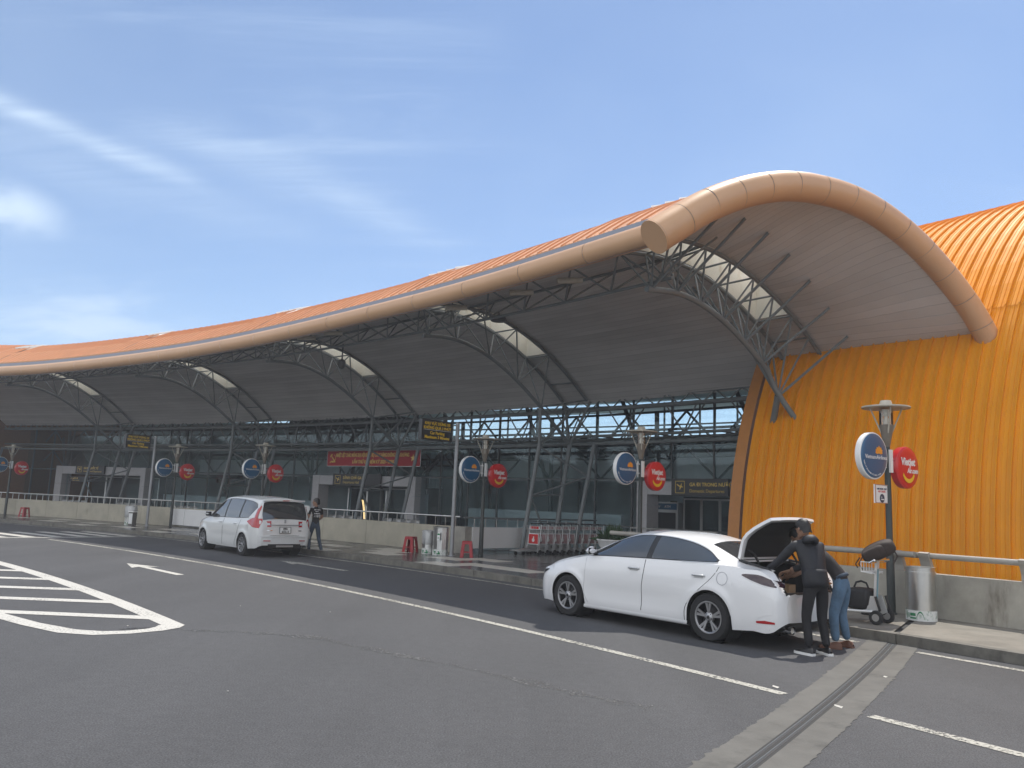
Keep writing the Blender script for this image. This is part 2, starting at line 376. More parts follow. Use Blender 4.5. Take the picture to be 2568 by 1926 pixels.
M['lamp_cream'] = mat('lamp_aluminium', (.46, .43, .36), .5, var=.1)
M['clear'] = glass_mat('clear_acrylic', (.86, .82, .74), .02, .05)
M['green'] = mat('green_print', (.02, .20, .08), .6)
M['leaf'] = mat('leaf_green', (.035, .075, .028), .55, var=.4, vscale=5)
M['needle'] = mat('conifer_needles', (.022, .045, .022), .7, var=.4, vscale=4)
M['bark'] = mat('bark', (.09, .065, .045), .9, var=.3)
M['tar'] = paint_worn('tar_seam', (.040, .040, .041), .44, .56, 12)
M['seam_pale'] = paint_worn('pale_seam', (.105, .104, .102), .46, .60, 18)
M['joint'] = mat('joint_rubber', (.03, .03, .03), .8)
M['lotus'] = mat('lotus_orange', (.80, .32, .03), .5)

# ================================================================== SITE
def ribbon(s0, s1, d0, d1, z, step=1.0, mb=None, mi=0):
    mb = mb or MB(); n = max(1, int(abs(s1-s0)/step+.5))
    g = lambda d, s: d(s) if callable(d) else d
    rows = [[P(lerp(s0, s1, i/n), g(d0, lerp(s0, s1, i/n)), z), P(lerp(s0, s1, i/n), g(d1, lerp(s0, s1, i/n)), z)] for i in range(n+1)]
    return mb.grid(rows, mi)
def quad(mb, pts, z, mi=0):
    vs = [P(s, d, z) for s, d in pts]
    c = (vs[1]-vs[0]).cross(vs[2]-vs[0])
    if c.z < 0: vs = vs[::-1]
    return mb.add(vs, [tuple(range(len(vs)))], mi)
def slab(mb, s0, s1, d0, d1, z0, z1, step=1.5, mi=0):
    # curved solid bar along the kerb line
    n = max(1, int(abs(s1-s0)/step+.5)); S = [lerp(s0, s1, i/n) for i in range(n+1)]
    rows = [[P(s, d0, z0), P(s, d0, z1), P(s, d1, z1), P(s, d1, z0), P(s, d0, z0)] for s in S]
    o = len(mb.v); mb.grid(rows, mi)
    mb.f.append((o+3, o+2, o+1, o)); q = o+n*5; mb.f.append((q, q+1, q+2, q+3)); mb.m += [mi, mi]
    return mb

gmb = MB(); gmb.add([(-225, -155, -.05), (150, -155, -.05), (150, 215, -.05), (-225, 215, -.05)], [(0, 1, 2, 3)])
tag(gmb.build('ground', M['ground']), kind='structure')
rb = MB(); rows = []
for i in range(61):
    s = -60+i*2.5; rows.append([P(s, d, 0) for d in (-42, -30, -20, -14, -10, -6, -3, 0, .42)])
rb.grid(rows)
road = rb.build('road', M['asphalt']); tag(road, kind='structure')
def mark(name, fn, m='line'):
    mb = MB(); fn(mb); return mb.build(name, M[m], road)
jc = lambda d: .425*(d-.3)            # centre of the expansion joint
mark('lane_line', lambda mb: ribbon(-1.30, 25.6, -3.965, -3.835, .005, .8, mb))
mark('lane_line', lambda mb: ribbon(-2.25, -14, -3.965, -3.835, .005, .8, mb))
mark('edge_line', lambda mb: ribbon(.32, 48, -.06, .06, .005, .8, mb))
mark('edge_line', lambda mb: ribbon(-.52, -14, -.06, .06, .005, .8, mb))
def hatch(mb):
    ribbon(5.5, 34, -8.09, -7.83, .005, .8, mb)
    pts = [(5.5, -7.82), (5.28, -7.95), (5.12, -8.2), (5.04, -8.6), (5.12, -9.0), (5.5, -9.32), (6.4, -9.58), (7.4, -9.78), (9, -10.05), (12, -10.5), (16, -11.1)]
    inn = [(5.62, -8.12), (5.47, -8.2), (5.36, -8.32), (5.30, -8.6), (5.38, -8.84), (5.66, -9.08), (6.45, -9.35), (7.4, -9.54), (9, -9.81), (12, -10.26), (16, -10.86)]
    rows = [[P(a[0], a[1], .0052), P(b[0], b[1], .0052)] for a, b in zip(inn, pts)]
    mb.grid(rows)
mark('hatch_outline', hatch, 'line_fresh')
for i in range(8):
    s0 = 6.15+2.02*i; dend = -9.62-.36*i
    L = (dend+8.03)/-1.0
    mark('hatch_stripe', lambda mb: quad(mb, [(s0, -8.03), (s0+.42, -8.03), (s0+.42+L*.96, dend), (s0+L*.96, dend)], .0055), 'line_fresh')
def arrow(mb, s, d, k=1.0):
    quad(mb, [(s, d), (s-1.2*k, d-.31), (s-1.02*k, d-.09), (s-1.02*k, d+.09), (s-1.2*k, d+.31)], .005)
    quad(mb, [(s-1.0*k, d-.085), (s-3.2*k, d-.085), (s-3.2*k, d+.085), (s-1.0*k, d+.085)], .0046)
mark('lane_arrow', lambda mb: arrow(mb, 15.7, -5.56), 'line_fresh')
mark('lane_arrow', lambda mb: arrow(mb, 15.45, -1.68))
mark('stop_line', lambda mb: ribbon(26.6, 26.85, -7.8, -.35, .006, 1, mb), 'line_fresh')
for d in (-5.65, -4.75, -3.9, -3.02, -2.1, -1.22, -.45):
    mark('crossing_stripe', lambda mb: ribbon(27.05, 30.4, d-.2, d+.2, .0058, 1, mb), 'line_fresh')
# expansion joint across the carriageway
def jq(mb, o0, o1, z, d0=-30, d1=.42, ragged=0):
    rows = []; n = 700; rnd = random.Random(int(o0*100)+7)
    for i in range(n+1):
        d = lerp(d0, d1, i/n); c = jc(d); a, b = o0, o1
        if ragged == -1: a += min(0, rnd.gauss(.0, .018))
        if ragged == 1: b += max(0, rnd.gauss(.0, .018))
        rows.append([P(c+b, d, z), P(c+a, d, z)])
    mb.grid(rows)
mark('concrete_band', lambda mb: jq(mb, -.36, -.075, .004, ragged=-1), 'conc_band')
mark('concrete_band', lambda mb: jq(mb, .075, .36, .0042, ragged=1), 'conc_band')
mark('joint_seal', lambda mb: jq(mb, -.08, .08, .0035), 'joint')
def jbar(mb):
    for o in (-.03, .035):
        mb.tube([P(jc(d)+o, d, .004) for d in [-30+i*1.01 for i in range(31)]], .012, 5)
mark('joint_rail', jbar, 'steel_dk')
for (s, d, a) in ((-1.1, -3.75, .09), (-1.95, -3.9, .10), (-1.3, -2.1, .05)):
    mark('paint_patch', lambda mb: quad(mb, [(s, d), (s+a, d+.03), (s+a*1.3, d+.08), (s+a*.3, d+.07)], .0065), 'line_fresh')

def seam(mb, pts, w, off=0.0):
    rnd = random.Random(int(w*1000)); out = []
    for (a, b) in zip(pts, pts[1:]):
        n = max(3, int(hypot(b[0]-a[0], b[1]-a[1])/.15))
        for i in range(n):
            out.append((lerp(a[0], b[0], i/n)+rnd.uniform(-.03, .03), lerp(a[1], b[1], i/n)+rnd.uniform(-.03, .03)+off))
    rows = []
    for (s, d) in out:
        k = w*rnd.uniform(.15, 1.0); rows.append([P(s-k*.5, d-k, .003), P(s+k*.5, d+k, .003)])
    mb.grid(rows, flip=True)
CRK = [(5.5, -8.6), (5.12, -8.0), (4.6, -7.4), (3.81, -6.75), (2.0, -6.3), (.62, -5.95), (-.58, -5.70), (-1.3, -5.5)]
mark('road_seam', lambda mb: seam(mb, CRK, .13), 'seam_pale'); mark('tar_patch', lambda mb: seam(mb, CRK[:2], .14, .08), 'tar')
rnd = random.Random(21)
for i in range(9):
    s, d, a = rnd.uniform(-6, 9), rnd.uniform(-9.5, -4.6), rnd.uniform(.007, .016)
    mark('road_litter', lambda mb: mb.box(P(s, d, .006), (a*rnd.uniform(1, 2.5), a, .006), rnd.uniform(0, 3)), 'line_fresh')
# kerb stones
s = -14.0; rnd = random.Random(3); KZ = .14
while s < 56:
    L = 2.0; e = min(s+L, 56); a, b = s, e
    if a < .0 < b: b = -.06
    elif s == .06: pass
    mb = MB(); slab(mb, a+.008, b-.008, .42, .60, -.03, KZ, .7)
    tag(mb.build('kerb_stone', M['kerb'], road))
    s = .06 if (a < 0 and b == -.06) else e
# pavement: concrete at the right, tiles in front of the terminal
JS = lambda d: .02+.38*(d-.42)          # slanted movement joint through the pavement
pv = MB(); DP = [.6, 1.2, 1.8, 2.4, 2.97]
for s_end, sg in ((6.9, 1), (-14, -1)):
    pv.grid([[P(lerp(JS(d)+sg*.045, s_end, (i/12)), d, KZ-.003) for d in DP] for i in range(13)], flip=sg > 0)
pave = pv.build('pavement', M['pave_r']); tag(pave, kind='structure')
gp = MB(); ribbon(6.9, 58, .6, 4.42, KZ-.016, .8, gp); gp.build('grout_bed', M['grout'], pave)
jp = MB(); jp.grid([[P(JS(d)+.06, d, KZ-.03), P(JS(d)-.06, d, KZ-.03)] for d in (.42, 1.5, 2.97)]); jp.build('pavement_joint', M['joint'], pave)
TL, TD = 1.42, .75
tm = {}
for key in ('d', 'l'):
    mb = MB(); mb.box((0, 0, 0), (TL-.012, TD-.012, .03)); tm[key] = mb.mesh('tile', M['tile_'+key])
light = {(3, 0), (4, 2), (2, 1), (1, 1), (3, 3), (5, 1), (6, 3), (6, 2), (7, 0), (8, 2), (9, 1), (9, 3), (10, 0), (11, 2), (12, 1), (13, 3), (14, 0), (15, 2), (16, 1), (17, 3), (18, 0), (19, 2), (20, 1), (21, 3), (23, 2), (25, 1)}
for i in range(29):
    for j in range(5):
        s = 7.65+i*TL+(.5*TL if j % 2 else 0); d = .60+TD*(j+.5)
        o = link('tile', tm['l' if (i, j) in light else 'd'], pave, P(s, d, KZ-.0155+random.uniform(-.0012, .0012)), (0, 0, rz(s)))
ff = MB(); ribbon(-14, 62, 4.42, 40, KZ-.006, 2, ff); ribbon(-14, 6.9, 3.2, 4.42, KZ-.006, 2, ff)
tag(ff.build('forecourt_floor', M['floor_in']), kind='structure')

# ---------------------------------------------------------------- parapet walls and rails
def wall_thing(label, cat, s):
    return thing('parapet_wall', label, cat, P(s, 4.5, KZ))
w = wall_thing('long cast concrete parapet wall with red stools and bins in front', 'wall', 25)
s = 14.85
while s < 52:
    mb = MB(); slab(mb, s+.006, min(s+2.42, 52)-.006, 4.40, 4.64, KZ, .965+random.uniform(-.004, .004), .8)
    mb.build('wall_panel', M['wallA'], w, world=True); s += 2.42
cap = MB(); slab(cap, 14.80, 15.35, 4.38, 4.66, KZ, .972, .3); cap.build('end_post', M['conc'], w, world=True)
hr = thing('handrail', 'stainless steel handrail on short posts along the cast concrete parapet', 'handrail', P(25, 4.52, .96))
mb = MB(); mb.tube([P(s*.8, 4.52, 1.27) for s in range(19, 66)], .025, 8); mb.build('rail', M['inox'], hr, 40, world=True)
pm = MB(); pm.tube([(0, 0, 0), (0, 0, .29)], .014, 6); pm = pm.mesh('post', M['inox'], 40)
for i in range(76):
    s = 15.4+i*.475
    link('post', pm, hr, P(s, 4.52, .965)-hr.location)
# white return wall of the trolley passage (runs towards the building)
w2 = thing('passage_wall', 'low white painted wall beside the row of luggage trolleys', 'wall', P(14.8, 4.7, KZ))
for a, b in ((4.66, 5.05), (5.06, 7.4), (7.41, 9.4)):
    mb = MB(); slab(mb, 14.74, 14.86, a, b, .30, .965, 1); mb.build('wall_panel', M['white'], w2, world=True)
mb = MB(); slab(mb, 14.72, 14.76, 5.1, 9.4, .20, .24, 1); mb.build('bump_rail', M['steel_dk'], w2, world=True)
for d in (5.15, 5.75, 6.35, 6.95, 7.55, 8.2, 8.9):
    mb = MB(); mb.tube([P(14.78, d, KZ), P(14.78, d, .31)], .02, 6); mb.build('foot', M['steel_dk'], w2, world=True)
h2 = thing('handrail', 'dark handrail on thin posts above the low white wall by the trolleys', 'handrail', P(14.8, 4.7, .965))
mb = MB(); mb.tube([P(14.8, d, 1.26) for d in (4.3, 7, 11)], .028, 8); mb.build('rail', M['steel'], h2, 40, world=True)
for i in range(12):
    d = 4.75+i*.5
    link('post', pm, h2, P(14.8, d, .965)-h2.location)
# second passage further along
w3 = thing('passage_wall', 'white painted wall panels beside the lamp left of the silver people carrier', 'wall', P(31.6, 4.7, KZ))
for a, b in ((28.0, 29.4), (29.42, 30.9), (30.92, 31.9)):
    mb = MB(); slab(mb, a, b, 4.28, 4.34, .22, .93, 1); mb.build('wall_panel', M['white'], w3, world=True)
mb = MB(); slab(mb, 26.5, 31, 4.2, 4.24, .18, .22, 1); mb.build('bump_rail', M['steel_dk'], w3, world=True)
# wall under the pipe rail at the right
wb = thing('parapet_wall', 'weathered concrete parapet wall with thick pipe rail below the orange building', 'wall', P(0, 3.0, KZ))
for a, b in ((-14, -8), (-7.985, -3.2), (-3.185, 1.42), (1.435, 4.8), (4.815, 7.9)):
    mb = MB(); slab(mb, a, b, 2.95, 3.2, KZ, .86, .8); mb.build('wall_panel', M['wallB'], wb, world=True)
gr = thing('guard_rail', 'thick grey pipe guard rail on curved brackets above the weathered wall', 'guard rail', P(0, 3.05, .86))
mb = MB(); mb.tube([P(s*.5, 2.98, 1.155) for s in range(2, 17)], .052, 12); mb.build('pipe', M['rail_grey'], gr, 40, world=True)
mb = MB(); mb.tube([P(1.1-s*.5, 3.06, 1.150) for s in range(0, 30)], .048, 12); mb.build('pipe', M['rail_grey'], gr, 40, world=True)
def bracket(s):
    mb = MB(); prof = [(.10, .0), (.10, .10), (.06, .2), (.02, .27), (.0, .33), (.07, .35), (.115, .28), (.15, .2), (.20, .10), (.22, 0)]
    # profile is (d offset, z)
    Mx = Matrix(((0, 0, 1), (1, 0, 0), (0, 1, 0)))
    mb.prism(prof, .17, Mx, (-.085, 0, 0))
    return mb
bm_ = bracket(0).mesh('bracket', M['rail_grey'])
for s in (-5.2, -3.7, -2.15, -.66, .86, 1.32, 2.9, 4.4, 5.9, 7.4):
    link('bracket', bm_, gr, P(s, 2.96, .862)-gr.location, (0, 0, rz(s)))
# inner rail seen past the bonnet of the front car
h3 = thing('handrail', 'slim handrail by the domestic departures doorway above the white saloon', 'handrail', P(10, 8, KZ))
mb = MB(); mb.tube([P(11.3, 8.0, KZ), P(11.3, 8, 1.16), P(10.3, 8, 1.165), P(8.4, 8.0, 1.17), P(8.4, 8, KZ)], .028, 8); mb.build('rail', M['inox'], h3, 40, world=True)
for s in (10.6, 9.9, 9.2):
    mb = MB(); mb.tube([P(s, 8, KZ), P(s, 8, 1.16)], .015, 6); mb.build('post', M['inox'], h3, 40, world=True)

# ================================================================== TERMINAL
SG = lambda d: 4.35-.319*(d-.3)                       # slanted end of the canopy
SOFT = smoothtab([(.3, 7.05), (.8, 7.32), (1.6, 7.58), (2.6, 7.74), (3.6, 7.78), (4.7, 7.66), (5.8, 7.35), (7.3, 6.68), (8.9, 5.62), (9.2, 5.40)])
TOPT = smoothtab([(.62, 7.58), (1.2, 8.00), (1.8, 8.37), (2.5, 8.72), (3.2, 8.92), (4, 8.96), (5, 8.78), (6.5, 8.2), (8, 7.5), (9.4, 7.25), (12, 7.6), (20, 8.6), (34, 9.2)])
GT = smoothtab([(.1, 7.00), (.3, 7.16), (.52, 7.31), (.8, 7.53), (1.16, 7.79), (1.73, 8.12), (2.35, 8.40), (3.11, 8.62), (3.81, 8.69), (4.51, 8.66), (5.24, 8.49), (5.86, 8.22), (6.44, 7.87), (6.92, 7.49), (7.41, 7.04), (7.84, 6.57), (8.21, 6.05), (8.6, 5.4)])   # gable tube centre line
DZ = lambda s: -.15*sstep(13, 27, s)+.12*sstep(36, 46, s)
def soffit(s, d):
    w = 1-sstep(0, 2.8, s-SG(min(d, 8.2)))
    base = SOFT(d)+.06*(1-sstep(5, 14, s))+DZ(s)*(1-sstep(2, 6, d))
    g = GT(d)-.23 if d < 8.2 else SOFT(d)
    return lerp(base, max(g, base-.5), w*sstep(.3, 1.0, d))
def top(s, d): return max(top0(s, d), soffit(s, d)+.22) if d < 9 else top0(s, d)
def top0(s, d):
    w = 1-sstep(0, 3.6, s-SG(min(d, 8.2)))
    z = TOPT(d)+DZ(s)*.8*(1-sstep(6, 9, d))+.08*(1-sstep(6, 16, s))*(1-sstep(5, 7, d))
    return lerp(z, GT(min(d, 8.2))+.24, w*sstep(.5, 1.2, d)*(1-sstep(8.2, 9, d)))
TRS = [6.1, 14.35, 22.85, 31.8, 42.0, 52.5]          # truss planes
SKY0, SKY1, SKW = 1.5, 6.9, .48
CANOPY = thing('canopy_roof', 'sweeping ribbed orange canopy roof with apricot rolled edge over the drop-off kerb', 'canopy', P(20, 5, 0))
# soffit sheet with the roof-light openings
cols = set()
for t in TRS: cols |= {round(t-SKW, 3), round(t+SKW, 3)}
x = 5.0
while x < 64: 
    if all(abs(x-c) > .25 for c in cols): cols.add(round(x, 3))
    x += .8
cols = sorted(cols)
DS = [.3, .8, SKY0, 2.2, 2.9, 3.6, 4.3, 5.0, 5.7, 6.3, SKY1, 7.4, 7.9, 8.4, 8.9, 9.2]
mb = MB()
hole = lambda a, b: any(abs((a+b)/2-t) < SKW-.01 for t in TRS)
rows = []
for d in DS:
    r = [P(lerp(SG(min(d, 8.2))-.02, 5.0, i/6), d, soffit(lerp(SG(min(d, 8.2))-.02, 5.0, i/6), d)) for i in range(6)]
    rows.append(r+[P(c, d, soffit(c, d)) for c in cols])
def sk(i, j):
    j -= 6
    return 0 <= j < len(cols)-1 and hole(cols[j], cols[j+1]) and SKY0-.01 <= DS[i] and DS[i+1] <= SKY1+.01
mb.grid(rows, skip=sk)
sof = mb.build('soffit', None, CANOPY, True, world=True)
def soffit_mat():
    m = mat('soffit_boards', (.64, .625, .615), .7, var=.05, vscale=.7); nt = m.node_tree; N = nt.nodes; L = nt.links; b = N['Principled BSDF']
    # boards run along the kerb: use the distance from the arc centre
    g = N.new('ShaderNodeNewGeometry'); v = N.new('ShaderNodeVectorMath'); v.operation = 'SUBTRACT'; L.new(g.outputs['Position'], v.inputs[0]); v.inputs[1].default_value = (CX, CY, 0)
    mlt = N.new('ShaderNodeVectorMath'); mlt.operation = 'MULTIPLY'; L.new(v.outputs[0], mlt.inputs[0]); mlt.inputs[1].default_value = (1, 1, 0)
    ln = N.new('ShaderNodeVectorMath'); ln.operation = 'LENGTH'; L.new(mlt.outputs[0], ln.inputs[0])
    md = N.new('ShaderNodeMath'); md.operation = 'MULTIPLY'; L.new(ln.outputs['Value'], md.inputs[0]); md.inputs[1].default_value = 1/.19
    fr = N.new('ShaderNodeMath'); fr.operation = 'FRACT'; L.new(md.outputs[0], fr.inputs[0])
    r = N.new('ShaderNodeMapRange'); L.new(fr.outputs[0], r.inputs[0]); r.inputs[1].default_value = 0; r.inputs[2].default_value = .10
    fl = N.new('ShaderNodeMath'); fl.operation = 'FLOOR'; L.new(md.outputs[0], fl.inputs[0])
    wn = N.new('ShaderNodeTexNoise'); cb = N.new('ShaderNodeCombineXYZ'); L.new(fl.outputs[0], cb.inputs[0])
    sp = N.new('ShaderNodeSeparateXYZ'); L.new(g.outputs['Position'], sp.inputs[0]); my = N.new('ShaderNodeMath'); my.operation = 'MULTIPLY'; L.new(sp.outputs[1], my.inputs[0]); my.inputs[1].default_value = .3; L.new(my.outputs[0], cb.inputs[1])
    L.new(cb.outputs[0], wn.inputs['Vector']); wn.inputs['Scale'].default_value = 1.3; wn.inputs['Detail'].default_value = 3
    r2 = N.new('ShaderNodeMapRange'); L.new(wn.outputs['Fac'], r2.inputs[0]); r2.inputs[1].default_value = .35; r2.inputs[2].default_value = .7; r2.inputs[3].default_value = .84; r2.inputs[4].default_value = 1.05
    mm = N.new('ShaderNodeMath'); mm.operation = 'MULTIPLY'; L.new(r2.outputs[0], mm.inputs[0])
    q = N.new('ShaderNodeMapRange'); L.new(r.outputs[0], q.inputs[0]); q.inputs[3].default_value = .62; q.inputs[4].default_value = 1.0; L.new(q.outputs[0], mm.inputs[1])
    sc = N.new('ShaderNodeVectorMath'); sc.operation = 'SCALE'; src = b.inputs['Base Color'].links[0].from_socket; L.new(src, sc.inputs[0]); L.new(mm.outputs[0], sc.inputs['Scale']); L.new(sc.outputs[0], b.inputs['Base Color'])
    bp = N.new('ShaderNodeBump'); bp.inputs['Strength'].default_value = .5; bp.inputs['Distance'].default_value = .01; L.new(r.outputs[0], bp.inputs['Height']); L.new(bp.outputs[0], b.inputs['Normal'])
    return m
M['soffit'] = soffit_mat(); sof.data.materials.clear(); sof.data.materials.append(M['soffit'])
# roof panels (standing seam, one object each)
PW = .40
def roof_panel(s0, s1, d0, d1):
    mb = MB(); n = max(4, int((d1-d0)/.45)) if d1 < 12 else 18
    D = [lerp(d0, d1, (i/n)**1.25) for i in range(n+1)]
    w = s1-s0; prof = [(0, 0), (.0, .045), (.05, .045), (.09, .008), (.34, .006), (.36, .02), (.40, .02), (.42, .006), (.66, .006), (.68, .02), (.72, .02), (.74, .006), (1, 0)]
    rows = [[P(s0+w*a, d, top(s0+w*a, d)+b) for a, b in prof] for d in D]
    mb.grid(rows, flip=True)
    lip = [P(s0+w*a, D[0]+.01, top(s0+w*a, D[0])-.05) for a, b in prof]
    mb.grid([lip, rows[0]], flip=True)
    return mb
s = 2.0; k = 0
while s < 60:
    e = s+PW
    dm = .62
    if s < 4.3: dm = max(.62, .3+(4.35-s)/.319+.10)
    intr = [t for t in TRS if s < t+SKW+.05 and e > t-SKW-.05]
    if dm < 20:
        if intr and dm < SKY0:
            roof_panel(s, e, dm, 2.35).build('roof_panel', M['roof'], CANOPY, world=True)
            roof_panel(s, e, 7.15, 34 if s > 7.6 else 8.6).build('roof_panel', M['roof'], CANOPY, world=True)
        elif dm < 7: roof_panel(s, e, dm, 34 if s > 7.6 else 8.6).build('roof_panel', M['roof'], CANOPY, world=True)
    s = e
# under-deck that closes the roof void and carries the hall ceiling
mb = MB(); rows = []
DD = [.7, 1.25, 2.3, 3.2, 4.2, 5.5, 7.15, 9.3, 13, 20, 34]
cc = [c for c in cols]
rows = [[P(c, d, top(c, d)-.06) for c in cc] for d in DD]
mb.grid(rows, skip=lambda i, j: (hole(cc[j], cc[j+1]) and 2 <= i <= 5) or (cc[j] < 7.6 and i > 5))
mb.build('roof_deck', M['wall_in'], CANOPY, True, world=True)
# edge fascia: gutter strip and rolled tube in lengths
def tz(s): return 7.15+.08*(1-sstep(4.3, 12, s))+DZ(s)
s = 4.36; segs = [4.36]
while s < 60: s += 2.1; segs.append(s)
for a, b in zip(segs, segs[1:]):
    mb = MB(); rows = []
    for i in range(4):
        q = lerp(a+.006, b-.006, i/3); c = P(q, .38, tz(q)-.03); n = nrm(q)
        rows.append([c+n*(-.235*cos(t))+Vector((0, 0, .235*sin(t))) for t in [radians(x) for x in range(-120, 131, 14)]])
    mb.grid(rows); mb.build('fascia_tube', M['fascia'], CANOPY, 60, world=True)
mb = MB(); rows = [[P(4.4+i*.8, .36, tz(4.4+i*.8)+.19), P(4.4+i*.8, .47, tz(4.4+i*.8)+.37), P(4.4+i*.8, .63, tz(4.4+i*.8)+.38)] for i in range(70)]
mb.grid(rows); mb.build('gutter', M['gutter'], CANOPY, 30, world=True)
mb = MB(); rows = [[P(4.4+i*.8, .30, tz(4.4+i*.8)-.29), P(4.4+i*.8, .75, 7.22+DZ(4.4+i*.8))] for i in range(70)]
mb.grid(rows); mb.build('eave_closer', M['gutter'], CANOPY, True, world=True)
# gable tube, in lengths, with a disc closing its front end
gd = [.12+i*(8.5-.12)/36 for i in range(37)]
gpts = [P(SG(d), d, GT(d)) for d in gd]
Ls = [0]
for a, b in zip(gpts, gpts[1:]): Ls.append(Ls[-1]+(b-a).length)
def gat(l):
    for i in range(len(Ls)-1):
        if l <= Ls[i+1]+1e-9: return gpts[i].lerp(gpts[i+1], (l-Ls[i])/(Ls[i+1]-Ls[i]))
    return gpts[-1]
NS = 14; GR = .34; gr_at = lambda l: lerp(.355, .25, min(1, l/Ls[-1]))
for k in range(NS):
    a = Ls[-1]*k/NS; b = Ls[-1]*(k+1)/NS
    mb = MB(); mb.tube([gat(lerp(a+.007, b-.007, i/4)) for i in range(5)], [gr_at(lerp(a, b, i/4)) for i in range(5)], 28, caps=False)
    mb.build('gable_tube', M['fascia'], CANOPY, 60, world=True)
mb = MB(); mb.tube([gat(Ls[-1]*i/40) for i in range(41)], [gr_at(Ls[-1]*i/40)-.012 for i in range(41)], 20, caps=True); mb.build('gable_core', M['gutter'], CANOPY, 60, world=True)
t0 = (gat(.1)-gat(0)).normalized(); mb = MB(); mb.tube([gat(0)-t0*.03, gat(0)], GR+.018, 32); mb.build('end_disc', M['fascia'], CANOPY, 40, world=True)

# roof lights: white lined wells with a translucent lid
def translucent():
    m = bpy.data.materials.new('translucent_sheet'); m.use_nodes = True; N = m.node_tree.nodes; L = m.node_tree.links; N.clear()
    o = N.new('ShaderNodeOutputMaterial'); t = N.new('ShaderNodeBsdfTranslucent'); t.inputs[0].default_value = (.92, .92, .90, 1)
    t2 = N.new('ShaderNodeBsdfDiffuse'); t2.inputs[0].default_value = (.66, .33, .165, 1); mx = N.new('ShaderNodeMixShader'); mx.inputs[0].default_value = .1
    L.new(t.outputs[0], mx.inputs[1]); L.new(t2.outputs[0], mx.inputs[2]); L.new(mx.outputs[0], o.inputs[0]); return m
M['translucent'] = translucent()
M['well'] = mat('well_lining', (.80, .78, .70), .8, stain=((.58, .50, .36), 2.0, .52, .8, (1, 1, .4)))
for t in TRS:
    rl = MB(); ds = [SKY0+i*(SKY1-SKY0)/8 for i in range(9)]
    for sd_ in (-1, 1):
        rows = [[P(t+sd_*SKW, d, soffit(t+sd_*SKW, d)-.03) for d in ds], [P(t+sd_*SKW*.96, d, top(t, d)-.03) for d in ds]]
        rl.grid(rows)
    for d in (SKY0, SKY1):
        rl.grid([[P(t-SKW, d, soffit(t, d)-.03), P(t+SKW, d, soffit(t, d)-.03)], [P(t-SKW*.96, d, top(t, d)-.03), P(t+SKW*.96, d, top(t, d)-.03)]])
    r_ = rl.build('roof_light', M['well'], CANOPY, world=True)
    g = MB(); dd = [2.35+i*4.8/8 for i in range(9)]
    ks = [2.0+PW*i for i in range(150)]; ks = [a for a in ks if a < t+SKW+.05 and a+PW > t-SKW-.05]
    for a in ks:
        prof = [(0, 0), (.0, .085), (.06, .085), (.10, .008), (.34, .006), (.36, .02), (.40, .02), (.42, .006), (.66, .006), (.68, .02), (.72, .02), (.74, .006), (1, 0)]
        g.grid([[P(a+PW*x, d, top(a+PW*x, d)+h) for x, h in prof] for d in dd], flip=True)
    g.build('lid', M['translucent'], r_, world=True)

# ---------------------------------------------------------------- roof trusses
BC = smoothtab([(.9, 6.34), (1.85, 6.63), (3.0, 6.75), (4.6, 6.45), (6.0, 5.8), (7.0, 5.18), (7.8, 4.6), (8.75, 3.92)])
BCN = smoothtab([(1.85, 6.63), (3.0, 6.75), (4.6, 6.45), (6.0, 5.80), (6.4, 5.57), (6.7, 5.32), (7.1, 4.80), (7.5, 4.19)])
tr_lab = ['nearest arched steel roof truss with bracing struts ending at the orange wall',
          'arched steel roof truss landing behind the row of luggage trolleys',
          'arched steel roof truss landing in front of the red banner',
          'arched steel roof truss landing above the silver people carrier',
          'arched steel roof truss landing beside the farther parking time sign',
          'farthest arched steel roof truss by the distant orange wall']
BNN, TNN = [2.0, 2.9, 3.8, 4.7, 5.6, 6.4, 7.1], [1.5, 2.4, 3.3, 4.25, 5.2, 6.05, 6.9, 7.7]
BNF, TNF = [2.05, 3.2, 4.65, 6.0, 7.2], [1.4, 2.5, 3.8, 5.3, 6.9, 8.2]
